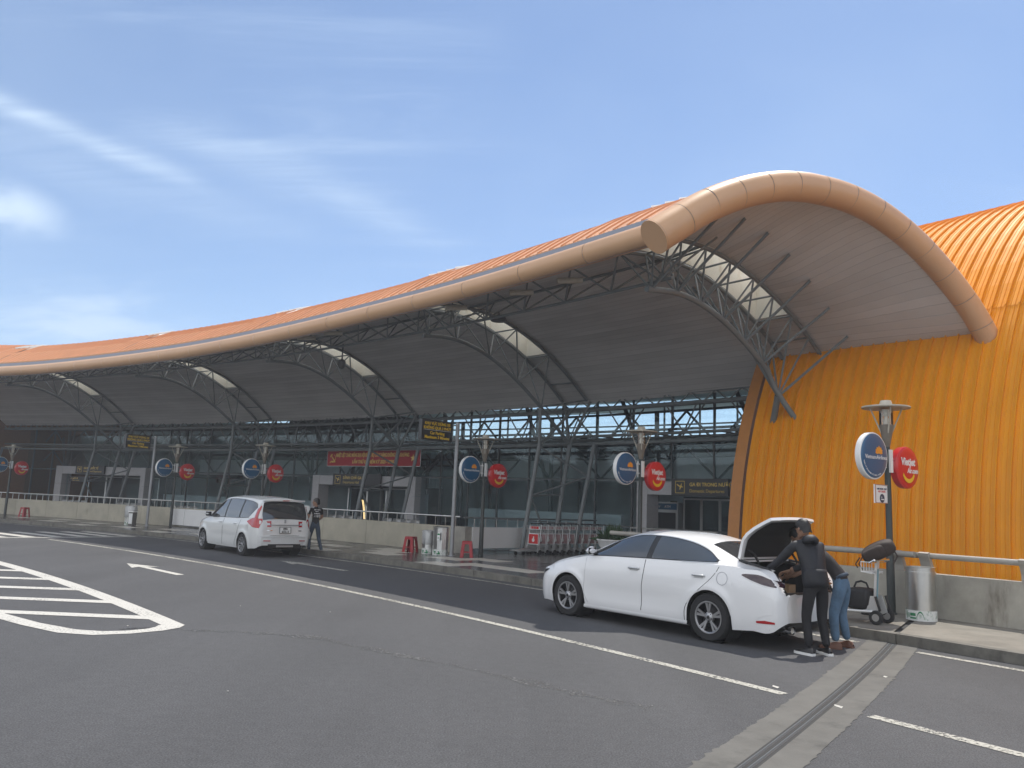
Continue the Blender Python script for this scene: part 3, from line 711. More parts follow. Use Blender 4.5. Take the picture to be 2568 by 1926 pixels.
for ti, t in enumerate(TRS):
    T = thing('roof_truss', tr_lab[ti], 'roof truss', P(t, 8.0, KZ), 0, 'arched roof trusses under the canopy')
    near = ti == 0
    end = 8.05 if near else 8.75; BN, TN = (BNN, TNN) if near else (BNF, TNF); st = 1.85; bc = BCN if near else BC; end = 7.5 if near else end; sx = (lambda d: t-.27*sstep(7.0, 7.5, d)) if near else (lambda d: t)
    mb = MB(); mb.tube([P(sx(st+i*(end-st)/20), st+i*(end-st)/20, bc(st+i*(end-st)/20)) for i in range(21)], .072 if near else .062, 10); mb.build('bottom_chord', M['steel'], T, 40, world=True)
    if near:
        mb = MB(); mb.tube([P(t-.01, 7.08, 4.82), P(t+.33, 7.44, 4.18)], .085, 10); mb.build('stub_post', M['steel'], T, 40, world=True)
    tops = {}
    for sd_ in (-1, 1):
        q = t+sd_*(SKW+.03); d1 = 8.95
        mb = MB(); mb.tube([P(q, .75+i*(d1-.75)/20, soffit(q, .75+i*(d1-.75)/20)-.10) for i in range(21)], .055, 8); mb.build('top_chord', M['steel'], T, 40, world=True)
        tops[sd_] = q
    wb_ = []
    for k, d in enumerate(BN):
        b = P(t, d, bc(d))
        for sd_ in (-1, 1):
            q = tops[sd_]
            for dt in (TN[k], TN[k+1]):
                if d > 7 and dt > 8: continue
                wb_.append((b, P(q, dt, soffit(q, dt)-.12)))
    for d in TN[1:]:
        wb_.append((P(tops[-1], d, soffit(tops[-1], d)-.10), P(tops[1], d, soffit(tops[1], d)-.10)))
    for a, b in wb_:
        mb = MB(); mb.tube([a, b], .026, 6); mb.build('web_bar', M['steel'], T, 40, world=True)
    if near:
        for k, d in enumerate(BN):
            b = P(t, d, bc(d))
            de = 2.2+k*.95; e = 4.4+.05*(de-2)
            mb = MB(); mb.tube([b, P(e, de, soffit(e, de)-.04)], .036, 6); mb.build('brace_strut', M['steel'], T, 40, world=True)
            if d > 3:
                mb = MB(); mb.tube([b, P(t+1.2, d+.45, soffit(t+1.2, d+.45)-.04)], .036, 6); mb.build('brace_strut', M['steel'], T, 40, world=True)
    else:
        # raking lattice leg
        a1, f1 = P(t, 7.15, 5.08), P(t, 7.15, 3.72); g1 = P(t, 6.45, KZ)
        a2, g2 = P(t, 8.75, 3.92), P(t, 8.0, KZ)
        a3, g3 = P(t-.75, 9.1, 3.92), P(t-.6, 8.35, KZ)
        for pts, r in (((a1, f1), .06), ((f1, g1), .075), ((a2, g2), .08), ((a3, g3), .075)):
            mb = MB(); mb.tube(pts, r, 9); mb.build('leg', M['steel'], T, 40, world=True)
        m1, m2 = f1.lerp(g1, .47), a2.lerp(g2, .47); m3 = a3.lerp(g3, .30)
        for pts in ((m1, m2), (m1, m3), (f1, m3), (m1, g2), (f1, a2), (a2, a3)):
            mb = MB(); mb.tube(pts, .034, 6); mb.build('web_bar', M['steel'], T, 40, world=True)
        # raking props from the leg head up to the roof edge
        for e in (t-.55, t+.55):
            mb = MB(); mb.tube([a2, P(e, 9.1, 5.45)], .05, 7); mb.build('prop', M['steel'], T, 40, world=True)
        mb = MB(); mb.tube([a1, P(t-.5, 9.0, 5.5)], .034, 6); mb.build('web_bar', M['steel'], T, 40, world=True)
        mb = MB(); mb.tube([f1, P(t, 8.9, 5.2)], .05, 6); mb.build('prop', M['steel'], T, 40, world=True)
# longitudinal lattice beam behind the eave
eb = thing('eave_beam', 'long lattice steel beam tucked behind the rolled canopy edge', 'beam', P(20, 2, 6.6))
mb = MB(); mb.tube([P(5.6+i*.9, 2.1, 6.84) for i in range(56)], .042, 7); mb.build('bottom_chord', M['steel'], eb, 40, world=True)
for d in (1.5, 3.1):
    mb = MB(); mb.tube([P(5.6+i*.9, d, soffit(5.6+i*.9, d)-.10) for i in range(56)], .042, 7); mb.build('top_chord', M['steel'], eb, 40, world=True)
s = 5.9; k = 0
while s < 54:
    for d in (1.5, 3.1):
        for e in (s-.75, s+.75):
            mb = MB(); mb.tube([P(s, 2.1, 6.84), P(e, d, soffit(e, d)-.11)], .026, 5); mb.build('web_bar', M['steel'], eb, 40, world=True)
    s += 1.5
for s in (8.3, 10.0, 12.6, 18.6, 20.1, 27.5, 29, 37.5):
    mb = MB(); mb.tube([P(s, 1.2, 7.1), P(s-.35, 1.7, 7.15)], .075, 12); mb.build('pipe_stub', M['lamp_cream'], eb, 40, world=True)

# ---------------------------------------------------------------- lattice ring beam and pipe in front of the glazing
rb_ = thing('ring_beam', 'horizontal lattice steel beam running along the top of the glazed front', 'beam', P(25, 9.1, 4))
S0, S1 = 7.3, 53.0
def run(d, z, r, name): 
    mb = MB(); mb.tube([P(lerp(S0, S1, i/50), d, z) for i in range(51)], r, 8); mb.build(name, M['steel'], rb_, 40, world=True)
run(9.15, 5.52, .05, 'chord'); run(9.15, 5.16, .06, 'chord'); run(9.85, 5.30, .05, 'chord'); run(9.1, 3.95, .062, 'chord'); run(9.3, 4.24, .05, 'chord'); run(9.9, 4.16, .05, 'chord')
s = S0+.2; zg = []
k = 0
while s < S1-1:
    zg += [(P(s, 9.15, 5.52), P(s+.42, 9.15, 5.16)), (P(s+.84, 9.15, 5.52), P(s+.42, 9.15, 5.16)), (P(s, 9.15, 5.16), P(s+.42, 9.85, 5.30)), (P(s+.84, 9.15, 5.16), P(s+.42, 9.85, 5.30))]
    s += .84
s = S0+.3
while s < S1-2:
    zg += [(P(s, 9.15, 5.16), P(s+.55, 9.3, 4.24)), (P(s+1.1, 9.15, 5.16), P(s+.55, 9.3, 4.24)), (P(s+.1, 9.85, 5.3), P(s+1.0, 9.9, 4.16)), (P(s+.55, 9.3, 4.24), P(s+1.15, 9.9, 4.16)), (P(s+1.6, 9.3, 4.24), P(s+1.15, 9.9, 4.16))]
    s += 2.2
for a, b in zg:
    pass
for n_, lst in ((0, zg),):
    for i, (a, b) in enumerate(lst):
        if i < 290:
            mb = MB(); mb.tube([a, b], .027, 5); mb.build('web_bar', M['steel'], rb_, 40, world=True)

# ---------------------------------------------------------------- glazed front and hall behind it
GL = thing('glazed_front', 'dark glazed front wall of the departure hall behind the raking steel legs', 'glass wall', P(25, 11, KZ))
s = 7.3; gw = 1.52; k = 0
portals = [(9.2, 12.95), (23.55, 29.95), (42.0, 49.0)]
inport = lambda a: any(p0-.1 < a < p1+.1 for p0, p1 in portals)
zrows = [KZ, 1.1, 2.78, 4.1, 5.4, 6.8, 8.9]
while s < 53:
    for z0, z1 in zip(zrows, zrows[1:]):
        if z1 < 2.8 and inport(s+gw/2): continue
        mb = MB(); mb.add([P(s+.02, 11.0, z0+.02), P(s+gw-.02, 11.0, z0+.02), P(s+gw-.02, 11.0, z1-.02), P(s+.02, 11.0, z1-.02)], [(3, 2, 1, 0)])
        m_ = M['glass']
        if z0 < 1.2 and not (14 < s < 21): m_ = M['glass']
        mb.build('pane', m_, GL, world=True)
    s += gw; k += 1
for i in range(k+1):
    s = 7.3+i*gw
    mb = MB(); z0 = 2.8 if inport(s) else KZ
    mb.bar(P(s, 11.03, z0), P(s, 11.03, 9.0), .05, .10, up=nrm(s)); mb.build('mullion', M['steel_dk'], GL, world=True)
for z in zrows[1:-1]:
    mb = MB(); slab(mb, 7.3, 53, 10.985, 11.06, z-.025, z+.025, 1.5); mb.build('transom', M['steel_dk'], GL, world=True)
# hall interior
hall = thing('departure_hall', 'dim interior of the departure hall seen through the glazed front', 'hall', P(25, 20, KZ))
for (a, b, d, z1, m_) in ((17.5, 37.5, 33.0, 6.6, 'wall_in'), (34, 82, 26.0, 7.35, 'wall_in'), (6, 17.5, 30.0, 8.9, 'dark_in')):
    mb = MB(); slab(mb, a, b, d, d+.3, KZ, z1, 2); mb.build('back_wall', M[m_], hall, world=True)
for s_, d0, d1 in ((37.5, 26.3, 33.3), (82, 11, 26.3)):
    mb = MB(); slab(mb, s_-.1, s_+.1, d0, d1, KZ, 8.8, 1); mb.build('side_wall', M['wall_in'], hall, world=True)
mb = MB(); ribbon(59.8, 83, 9.3, 34.5, 8.75, 2, mb); ribbon(7.7, 83, 32, 36, 8.72, 2, mb); mb.build('hall_roof', M['wall_in'], hall, world=True)
mb = MB()
for a, b, d, z0 in ((17.5, 37.5, 33.1, 6.6), (38, 82, 26.1, 7.35)):
    s = a
    while s < b:
        mb.box(P(s, d, (z0+8.9)/2), (.09, .12, 9.0-z0), rz(s)); s += 1.9
    slab(mb, a, b, d-.05, d+.05, z0+.75, z0+.85, 2)
mb.build('clerestory_frame', M['steel_dk'], hall, world=True)
# mezzanine blocks, inner lattice, counters
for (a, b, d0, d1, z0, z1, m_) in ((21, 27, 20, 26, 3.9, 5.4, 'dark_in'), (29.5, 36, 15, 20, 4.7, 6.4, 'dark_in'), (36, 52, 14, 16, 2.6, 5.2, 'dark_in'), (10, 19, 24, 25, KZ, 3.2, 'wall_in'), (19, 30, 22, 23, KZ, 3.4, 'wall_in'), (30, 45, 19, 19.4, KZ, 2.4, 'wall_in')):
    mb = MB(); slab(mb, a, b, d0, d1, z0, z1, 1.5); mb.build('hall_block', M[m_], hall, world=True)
mb = MB()
for d in (15.5, 21):
    for z in (3.9, 5.1):
        mb.tube([P(8+i*2.2, d, z) for i in range(20)], .06, 6)
    s = 8.5
    while s < 50:
        mb.tube([P(s, d, 3.9), P(s+1.1, d, 5.1)], .04, 5); mb.tube([P(s+2.2, d, 3.9), P(s+1.1, d, 5.1)], .04, 5); s += 2.2
    for s in (10.5, 18.6, 27, 36, 46):
        mb.tube([P(s, d, KZ), P(s, d, 3.9)], .11, 8); mb.tube([P(s, d, 3.2), P(s+1.6, d, 5.1)], .07, 6); mb.tube([P(s, d, 3.2), P(s-1.6, d, 5.1)], .07, 6)
mb.build('inner_lattice', M['steel_dk'], hall, 40, world=True)
s = 8.6; k = 0
while s < 52:
    for z0, z1 in ((2.85, 4.05), (4.1, 5.35)):
        for a, b in (((s, z0), (s+1.15, z1)), ((s+2.3, z0), (s+1.15, z1))):
            mb = MB(); mb.tube([P(a[0], 12.2, a[1]), P(b[0], 12.2, b[1])], .045, 6); mb.build('lattice_bar', M['steel_dk'], hall, 40, world=True)
    if k % 2 == 0:
        mb = MB(); mb.tube([P(s, 12.3, KZ), P(s, 12.2, 5.4)], .09, 8); mb.build('column', M['steel_dk'], hall, 40, world=True)
        mb = MB(); mb.tube([P(s, 12.3, 2.0), P(s+2.6, 14.0, 6.2)], .085, 8); mb.build('prop', M['steel_dk'], hall, 40, world=True)
    s += 2.3; k += 1
for z in (2.85, 4.08, 5.38):
    mb = MB(); mb.tube([P(8+i*1.5, 12.2, z) for i in range(30)], .05, 6); mb.build('lattice_chord', M['steel_dk'], hall, 40, world=True)
# a lit strip light and small shop inside
for (a, b, d, z0, z1, m_) in ((10.9, 13.0, 13.4, .5, 1.25, 'conc'), (11.0, 13.2, 13.8, 1.25, 1.9, 'dark_in'), (13.1, 13.3, 13.3, KZ, 2.1, 'bark'), (14.2, 21.5, 11.6, KZ, 1.5, 'frost'), (30.2, 41.5, 11.6, KZ, 1.5, 'frost'), (13.2, 23, 13.6, 2.8, 3.7, 'clad'), (30.5, 41, 13.6, 2.8, 3.7, 'clad'), (9, 13, 12.9, 2.75, 3.7, 'clad')):
    mb = MB(); slab(mb, a, b, d, d+.12, z0, z1, 1); mb.build('counter', M[m_], hall, world=True)

# ---------------------------------------------------------------- entrance portals
def portal(label, s0, s1, zt, zb, cols_, sign):
    p = thing('entrance_portal', label, 'entrance', P((s0+s1)/2, 10.9, KZ), 0, 'grey clad entrance portals')
    for a, b in cols_:
        for z0, z1 in ((KZ, 1.9), (1.91, zt)):
            mb = MB(); slab(mb, a, b, 10.62, 11.3, z0, z1, 1); mb.build('cladding_panel', M['clad'], p, world=True)
    n = max(2, int((s1-s0)/1.4)); 
    for i in range(n):
        mb = MB(); slab(mb, lerp(s0, s1, i/n)+.005, lerp(s0, s1, (i+1)/n)-.005, 10.64, 11.3, zb, zt-.006, 1); mb.build('cladding_panel', M['clad'], p, world=True)
    # recessed lobby with sliding doors
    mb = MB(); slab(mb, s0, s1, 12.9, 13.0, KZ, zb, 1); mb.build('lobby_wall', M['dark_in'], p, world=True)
    for i in range(4):
        a = lerp(s0+.35, s1-.35, i/4); b = lerp(s0+.35, s1-.35, (i+1)/4)
        mb = MB(); mb.add([P(a+.03, 12.3, KZ), P(b-.03, 12.3, KZ), P(b-.03, 12.3, zb-.1), P(a+.03, 12.3, zb-.1)], [(3, 2, 1, 0)]); q = mb.build('door', M['glass'], p, world=True)
        mb = MB()
        for e in (a+.02, b-.02): mb.bar(P(e, 12.3, KZ), P(e, 12.3, zb-.08), .05, .05)
        mb.bar(P(a, 12.3, zb-.1), P(b, 12.3, zb-.1), .06, .05)
        mb.build('frame', M['alu'], q, world=True)
    return p
pd = portal('grey clad doorway under the domestic departures sign', 9.2, 12.55, 2.72, 2.27, ((12.53, 12.93),), None)
ph = portal('grey clad doorway under the departures hall sign behind the raking legs', 24.0, 29.5, 2.80, 2.34, ((23.56, 24.0), (29.5, 29.92)), None)
pi_ = portal('dim grey clad doorway at the far international end', 42.3, 48.5, 3.0, 2.52, ((42.0, 42.35), (48.5, 49.0)), None)
for p, s, d in ((pd, 12.7, 12.2), (ph, 24.6, 12.0)):
    k = thing('information_kiosk', 'tall silver information screen in the %s doorway' % ('domestic departures' if p is pd else 'departures hall'), 'kiosk', P(s, d, KZ), rz(s))
    mb = MB(); mb.box((0, 0, .95), (1.05, .35, 1.9)); mb.build('case', M['alu'], k)
    mb = MB(); mb.box((0, -.18, 1.1), (.86, .02, .85)); mb.build('screen', M['signblk'], k)
    mb = MB(); mb.box((0, -.185, 1.74), (.95, .02, .22)); mb.build('header', M['blue'], k)
    text_on('AIV     ATM' if p is pd else 'ATM', .13, M['wht'], k, (-.42, -.198, 1.69), UPR)
def gate_sign(label, s, z, w, h, t1, t2, kind='plane', d=10.5, ts=.21):
    o = thing('door_sign', label, 'sign', P(s, d, z), rz(s), 'black direction signs over the doors')
    mb = MB(); mb.box((0, .03, h/2), (w, .10, h)); mb.build('board', M['signblk'], o)
    x0 = -w/2+.18
    if kind == 'plane':
        mb = MB()
        for a in ((x0, .08, .34, .015), (x0, h-.10, .34, .015)): mb.box((a[0]+.17, -.024, a[1]+.01), (.36, .008, .018))
        for xx in (x0-.01, x0+.35): mb.box((xx, -.024, h/2), (.018, .008, h-.17))
        mb.build('icon_frame', M['gold'], o)
        mb = MB(); c = (x0+.17, -.028, h/2+.02)
        pl = [(-.13, .07), (-.09, .085), (-.055, .05), (.02, .02), (.06, .10), (.085, .10), (.07, .015), (.12, -.005), (.135, -.03), (.11, -.035), (.055, -.03), (.01, -.11), (-.015, -.11), (0, -.02), (-.07, .015)]
        mb.prism(pl, .006, Matrix(((1, 0, 0), (0, 0, -1), (0, 1, 0))), c); mb.build('icon', M['gold'], o)
        x0 += .55
    text_on(t1, ts, M['gold'], o, (x0, -.024, h*.56), UPR, bold=.004)
    text_on(t2, ts*.92, M['gold'], o, (x0, -.024, h*.20), UPR)
    return o
gate_sign('black domestic departures sign with gold lettering beside the orange wall', 10.55, 2.25, 2.2, .57, 'GA ĐI TRONG NƯỚC', 'Domestic Departures', ts=.165)
gate_sign('black departures hall sign with gold lettering under the red banner', 27.0, 2.30, 3.3, .58, 'SẢNH CHỜ GA ĐI', 'Departures Hall', ts=.19)
gate_sign('black international departures sign at the dim far end', 46.2, 2.55, 2.5, .50, 'GA ĐI QUỐC TẾ', 'International Departures', ts=.17)
gate_sign('small black counter sign below the far international departures sign', 47.0, 2.04, 1.7, .30, '8   QUẦY VÉ', '     Ticket Counter', kind='', ts=.11)
# red banner
bn = thing('banner', 'long red banner with gold lettering, emblem and star behind the raking legs', 'banner', P(25.2, 9.55, 3.2), rz(25.2))
mb = MB(); mb.grid([[(x*.31-3.1, .0+.02*sin(x*1.7), z) for x in range(21)] for z in (0, .36, .72)], flip=False); mb.build('cloth', M['banner'], bn, True)
mb = MB()
for a, b in (((-3.12, -.01, 0), (3.12, -.01, 0)), ((-3.12, -.01, .72), (3.12, -.01, .72)), ((-3.12, -.01, 0), (-3.12, -.01, .72)), ((3.12, -.01, 0), (3.12, -.01, .72))): mb.bar(a, b, .02, .02)
mb.build('frame', M['alu'], bn)
text_on('NHIỆT LIỆT CHÀO MỪNG ĐẠI HỘI ĐẢNG BỘ CẢNG HÀNG KHÔNG LIÊN KHƯƠNG', .235, M['gold'], bn, (0, -.045, .43), UPR, align='CENTER', width=.55, bold=.006)
text_on('LẦN THỨ II, NHIỆM KỲ 2025 - 2030', .21, M['gold'], bn, (0.1, -.045, .13), UPR, align='CENTER', shear=.25, bold=.006, width=.85)
mb = MB(); st = [((.17 if i % 2 == 0 else .07)*sin(pi*i/5), (.17 if i % 2 == 0 else .07)*cos(pi*i/5)) for i in range(10)]
mb.prism(st, .01, Matrix(((1, 0, 0), (0, 0, -1), (0, 1, 0))), (2.68, -.03, .36)); mb.build('star', M['gold'], bn)
mb = MB(); V3 = Matrix(((1, 0, 0), (0, 0, -1), (0, 1, 0)))
cr = [(.20*cos(radians(a)), .20*sin(radians(a))) for a in range(-130, 76, 15)]+[(.03+.15*cos(radians(a)), .02+.15*sin(radians(a))) for a in range(70, -126, -15)]
mb.prism(cr, .01, V3, (-2.68, -.03, .36)); mb.prism([(-.21, -.20), (-.17, -.23), (-.10, -.15), (-.13, -.12)], .01, V3, (-2.68, -.03, .36))
mb.prism([(.16, -.20), (.20, -.16), (-.05, .10), (-.09, .06)], .01, V3, (-2.68, -.031, .36)); mb.prism([(-.16, .05), (-.02, .19), (-.09, .21), (-.20, .10)], .01, V3, (-2.68, -.032, .36))
mb.build('emblem', M['gold'], bn)

# ---------------------------------------------------------------- orange ribbed wings
WD, WZ, WR = 18.1, .40, 11.35
def wing_pt(s, ph, off=0.0):        # ph: 0 at the springing, pi/2 at the crown
    return P(s, WD-(WR+off)*cos(ph), WZ+(WR+off)*sin(ph))
def wing(label, s0, s1, pw, trim_s, flip, endface):
    w = thing('ribbed_building', label, 'building', P((s0+s1)/2, 8, KZ))
    n = int(round((s1-s0)/pw)); PH0 = -.03; PHJ = radians(33.5)
    for part, (p0, p1, k) in enumerate(((PH0, PHJ+.004, 10), (PHJ, radians(100), 16))):
        for i in range(n):
            a = s0+i*pw; mb = MB()
            prof = [(0, 0), (0, .065), (.10, .06), (.17, .004), (.40, .0), (.42, .014), (.47, .014), (.49, 0), (.72, 0), (.74, .014), (.79, .014), (.81, 0), (1.0, 0)]
            rows = [[wing_pt(a+pw*x, lerp(p0, p1, j/k), h+(.012 if part else 0)) for x, h in prof] for j in range(k+1)]
            mb.grid(rows); mb.build('cladding_panel', M['orange'], w, world=True)
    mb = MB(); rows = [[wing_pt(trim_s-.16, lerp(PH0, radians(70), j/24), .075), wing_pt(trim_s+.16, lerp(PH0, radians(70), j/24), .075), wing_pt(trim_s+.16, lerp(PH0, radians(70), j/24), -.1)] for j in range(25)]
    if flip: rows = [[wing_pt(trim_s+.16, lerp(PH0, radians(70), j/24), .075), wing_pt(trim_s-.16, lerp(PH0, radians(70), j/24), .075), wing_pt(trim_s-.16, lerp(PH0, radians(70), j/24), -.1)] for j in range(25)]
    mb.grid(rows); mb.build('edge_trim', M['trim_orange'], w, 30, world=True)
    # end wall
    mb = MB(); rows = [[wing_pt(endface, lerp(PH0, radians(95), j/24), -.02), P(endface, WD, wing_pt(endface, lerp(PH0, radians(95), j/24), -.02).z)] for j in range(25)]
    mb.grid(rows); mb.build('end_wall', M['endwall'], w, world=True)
    return w
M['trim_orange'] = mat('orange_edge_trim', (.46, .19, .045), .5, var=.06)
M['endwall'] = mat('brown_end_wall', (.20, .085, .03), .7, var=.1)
wing('orange ribbed vaulted building at the right behind the lamp', -9.0, 7.0, .27, 7.12, False, 7.2)
wing('far orange ribbed building at the left end of the canopy', 52.0, 62.0, .40, 51.9, True, 51.8)
# far roof of the terminal, seen over the canopy at the left
fr = thing('far_roof', 'far orange ribbed roof showing above the canopy at the left edge', 'roof', P(62, 20, 0))
mb = MB(); prof = [(0, 0), (0, .08), (.1, .08), (.16, 0)]
ss_ = []
for i in range(90):
    ss_ += [(48+i*.5+.5*a, h) for a, h in prof]
frz = lambda s, d: 12.2+.155*(d-16)+.10*(s-52)/8-.02*max(0, 52-s)**1.6
mb.grid([[P(s, d, frz(s, d)+h-.9*sstep(20, 14, d)) for s, h in ss_] for d in (13.5, 15, 17, 20, 24)], flip=True); mb.build('roof_sheet', M['roof'], fr, world=True)
mb = MB(); mb.grid([[P(s, 13.5, z) for s in range(48, 93, 3)] for z in (8.5, 12.6)]); 
# rolled connection where the soffit meets the wing
mb = MB(); mb.tube([P(1.9+i*.5, 8.32, 6.10-.05*i*(i < 9)) for i in range(9)], .03, 6); 0

# ================================================================== STREET FURNITURE
V3 = Matrix(((1, 0, 0), (0, 0, -1), (0, 1, 0)))                       # polygon xy -> local xz, thickness towards -y
VX = Matrix(((0, 0, 1), (1, 0, 0), (0, 1, 0)))                        # polygon xy -> local yz, thickness towards +x
FX = (pi/2, 0, pi/2)                                                  # text facing local +x, reading along +y
LAMP_H = 3.69
M['lamp_cup'] = mat('brown_grey_metal', (.17, .145, .115), .5, var=.1)
def street_lamp(label, s, d):
    o = thing('street_lamp', label, 'street lamp', P(s, d, KZ), rz(s), 'street lamps along the pavement edge')
    mb = MB(); mb.lathe([(.085, 0), (.085, .02), (.068, .03), (.066, .95), (.055, .99), (.05, 2.90)], 16); mb.build('pole', M['pole_dk'], o, 40)
    mb = MB(); mb.lathe([(.050, 2.86), (.054, 2.88), (.105, 3.14), (.122, 3.24), (.122, 3.25)], 20); mb.build('lamp_cup', M['lamp_cup'], o, 40)
    mb = MB(); mb.lathe([(.115, 3.25), (.115, 3.54)], 20, caps=False); mb.build('lamp_glass', M['clear'], o, True)
    mb = MB(); mb.lathe([(.0, 3.25), (.045, 3.26), (.045, 3.33), (.03, 3.40), (.050, 3.41), (.062, 3.43), (.05, 3.435), (.05, 3.445), (.062, 3.45), (.062, 3.47), (.05, 3.475), (.05, 3.485), (.062, 3.49), (.062, 3.53)], 14); mb.build('bulb', M['wht'], o, 40)
    mb = MB(); mb.lathe([(.0, 3.56), (.40, 3.545), (.405, 3.56), (.40, 3.572), (.11, 3.605), (.10, 3.65), (.085, 3.685), (0, 3.69)], 32); mb.build('hood', M['lamp_cream'], o, 40)
    for k in range(4):
        a = pi/4+k*pi/2
        mb = MB(); mb.tube([(.085*cos(a), .085*sin(a), 3.10), (.27*cos(a), .27*sin(a), 3.55)], .013, 6); mb.build('stay', M['lamp_cream'], o, 40)
    mb = MB(); mb.box((.065, 0, 2.61), (.03, .09, .40)); mb.box((-.065, 0, 2.61), (.03, .09, .40)); mb.build('bracket_plate', M['wht'], o)
    mb = MB()
    for z in (2.50, 2.73): mb.tube([(0, -.22, z), (0, 0, z)], .014, 6)
    mb.build('sign_arm', M['wht'], o, 40)
    mb = MB()
    for z in (2.44, 2.66): mb.tube([(0, .22, z-.02), (0, 0, z-.02)], .014, 6)
    mb.build('sign_arm', M['redpl'], o, 40)
    return o
lamps = [(1.28, 2.70), (8.04, 4.10), (13.82, 4.12), (25.6, 4.10), (31.5, 4.05), (44.2, 4.10)]
where = ['before the orange building', 'above the white saloon bonnet', 'by the luggage trolley row', 'behind the people carrier', 'by the white wall panels', 'at the far left kerb']
lamp0 = None
for k, (s, d) in enumerate(lamps):
    lab = 'street lamp with wide disc hood and two round signs '+where[k]
    if lamp0 is None: lamp0 = street_lamp(lab, s, d)
    else: copy_tree(lamp0, P(s, d, KZ), rz(s), lab)
def arc_text(txt, size, R, a0, a1, name='lettering'):
    vs = MB()
    for i, ch in enumerate(txt):
        me = text_mesh(ch, size, .003); a = lerp(a0, a1, i/(len(txt)-1))
        mt = Matrix.Translation((R*cos(a), R*sin(a), 0)) @ Matrix.Rotation(a+pi/2, 4, 'Z')
        off = len(vs.v)
        for v in me.vertices: vs.v.append(mt @ v.co)
        for p in me.polygons: vs.f.append(tuple(i_+off for i_ in p.vertices)); vs.m.append(0)
        bpy.data.meshes.remove(me)
    return vs
def dome_disc(R, th):
    MX = Matrix(((0, 0, 1), (1, 0, 0), (0, 1, 0)))
    rim = MB(); rim.lathe([(R-.004, -th/2), (R, -th/2+.01), (R, th/2-.012), (R-.012, th/2), (R-.03, th/2)], 40, M=MX)
    face = MB()
    face.lathe([(R-.016, th/2-.004), (R*.9, th/2+.010), (R*.6, th/2+.022), (R*.3, th/2+.028), (0.0005, th/2+.030)], 40, M=MX)
    return rim, face
blue_label = ['dark blue round sign with orange lotus on the nearest lamp before the orange building', 'teal blue round lotus sign on the lamp above the white saloon', 'teal blue round lotus sign on the lamp beside the trolley row',
              'teal blue round lotus sign on the lamp behind the pearl people carrier', 'teal blue round lotus sign on the lamp by the white wall panels', 'blue round lotus sign on the far left lamp']
red_label = ['red round sign with yellow smile on the nearest lamp before the orange building', 'red round smile sign on the lamp above the white saloon', 'red round smile sign on the lamp beside the trolley row',
             'red round smile sign on the lamp behind the pearl people carrier', 'red round smile sign on the lamp by the white wall panels', 'red round smile sign on the far left lamp']
def round_sign_blue(loc, rot, label):
    o = thing('round_sign', label, 'round sign', loc, rot, 'round airline signs on the street lamps')
    rim, face = dome_disc(.405, .10); rim.build('case', M['wht'], o, 40); face.build('face', M['blue'], o, True)
    text_on('VietnamAirlines', .098, M['wht'], o, (.080, -.30, -.055), FX)
    mb = MB(); 
    for a, L, w in ((90, .13, .030), (60, .125, .028), (120, .125, .028), (33, .12, .026), (147, .12, .026), (10, .11, .022), (170, .11, .022)):
        a = radians(a); ca, sa = cos(a), sin(a)
        pet = [(0, 0), (.45, w), (.8, w*.8), (1, 0), (.8, -w*.8), (.45, -w)]
        mb.prism([(u*L*ca-v*sa*1.0, u*L*sa+v*ca) for u, v in pet], .003, VX, (.082-.0007*len(mb.f)/8, .10, .045))
    mb.build('lotus', M['lotus'], o)
    arc_text('www.vietnamairlines.com', .05, .345, radians(195), radians(292)).build('web_address', M['wht'], o).matrix_local = Matrix.Translation((.069, 0, 0)) @ VX.to_4x4()
    return o
def round_sign_red(loc, rot, label):
    o = thing('round_sign', label, 'round sign', loc, rot, 'round airline signs on the street lamps')
    rim, face = dome_disc(.375, .12); rim.build('case', M['red'], o, 40); face.build('face', M['red'], o, True)
    text_on('Vietjet', .185, M['wht'], o, (.090, -.26, .04), FX, bold=.006, width=.92, shear=.08)
    text_on('Air.com', .125, M['wht'], o, (.090, -.06, -.095), FX, bold=.004, width=.85, shear=.2)
    cr = [(.20*cos(radians(a)), .20*sin(radians(a))) for a in range(200, 341, 10)]+[(.185*cos(radians(a)), .055+.185*sin(radians(a))) for a in range(336, 203, -10)]
    mb = MB(); mb.prism(cr, .004, VX, (.087, -.02, -.075)); mb.build('smile', M['yellow'], o)
    return o
b0 = r0_ = None
for k, (s, d) in enumerate(lamps):
    lb = P(s, d-.60 if k else d-.52, KZ+(2.67 if k == 0 else 2.59)); lr = P(s, d+.58, KZ+(2.53 if k == 0 else 2.46))
    if k == 0: b0 = round_sign_blue(lb, rz(s)-.06, blue_label[0]); r0_ = round_sign_red(lr, rz(s)-.03, red_label[0])
    else: copy_tree(b0, lb, rz(s), blue_label[k]); copy_tree(r0_, lr, rz(s), red_label[k])
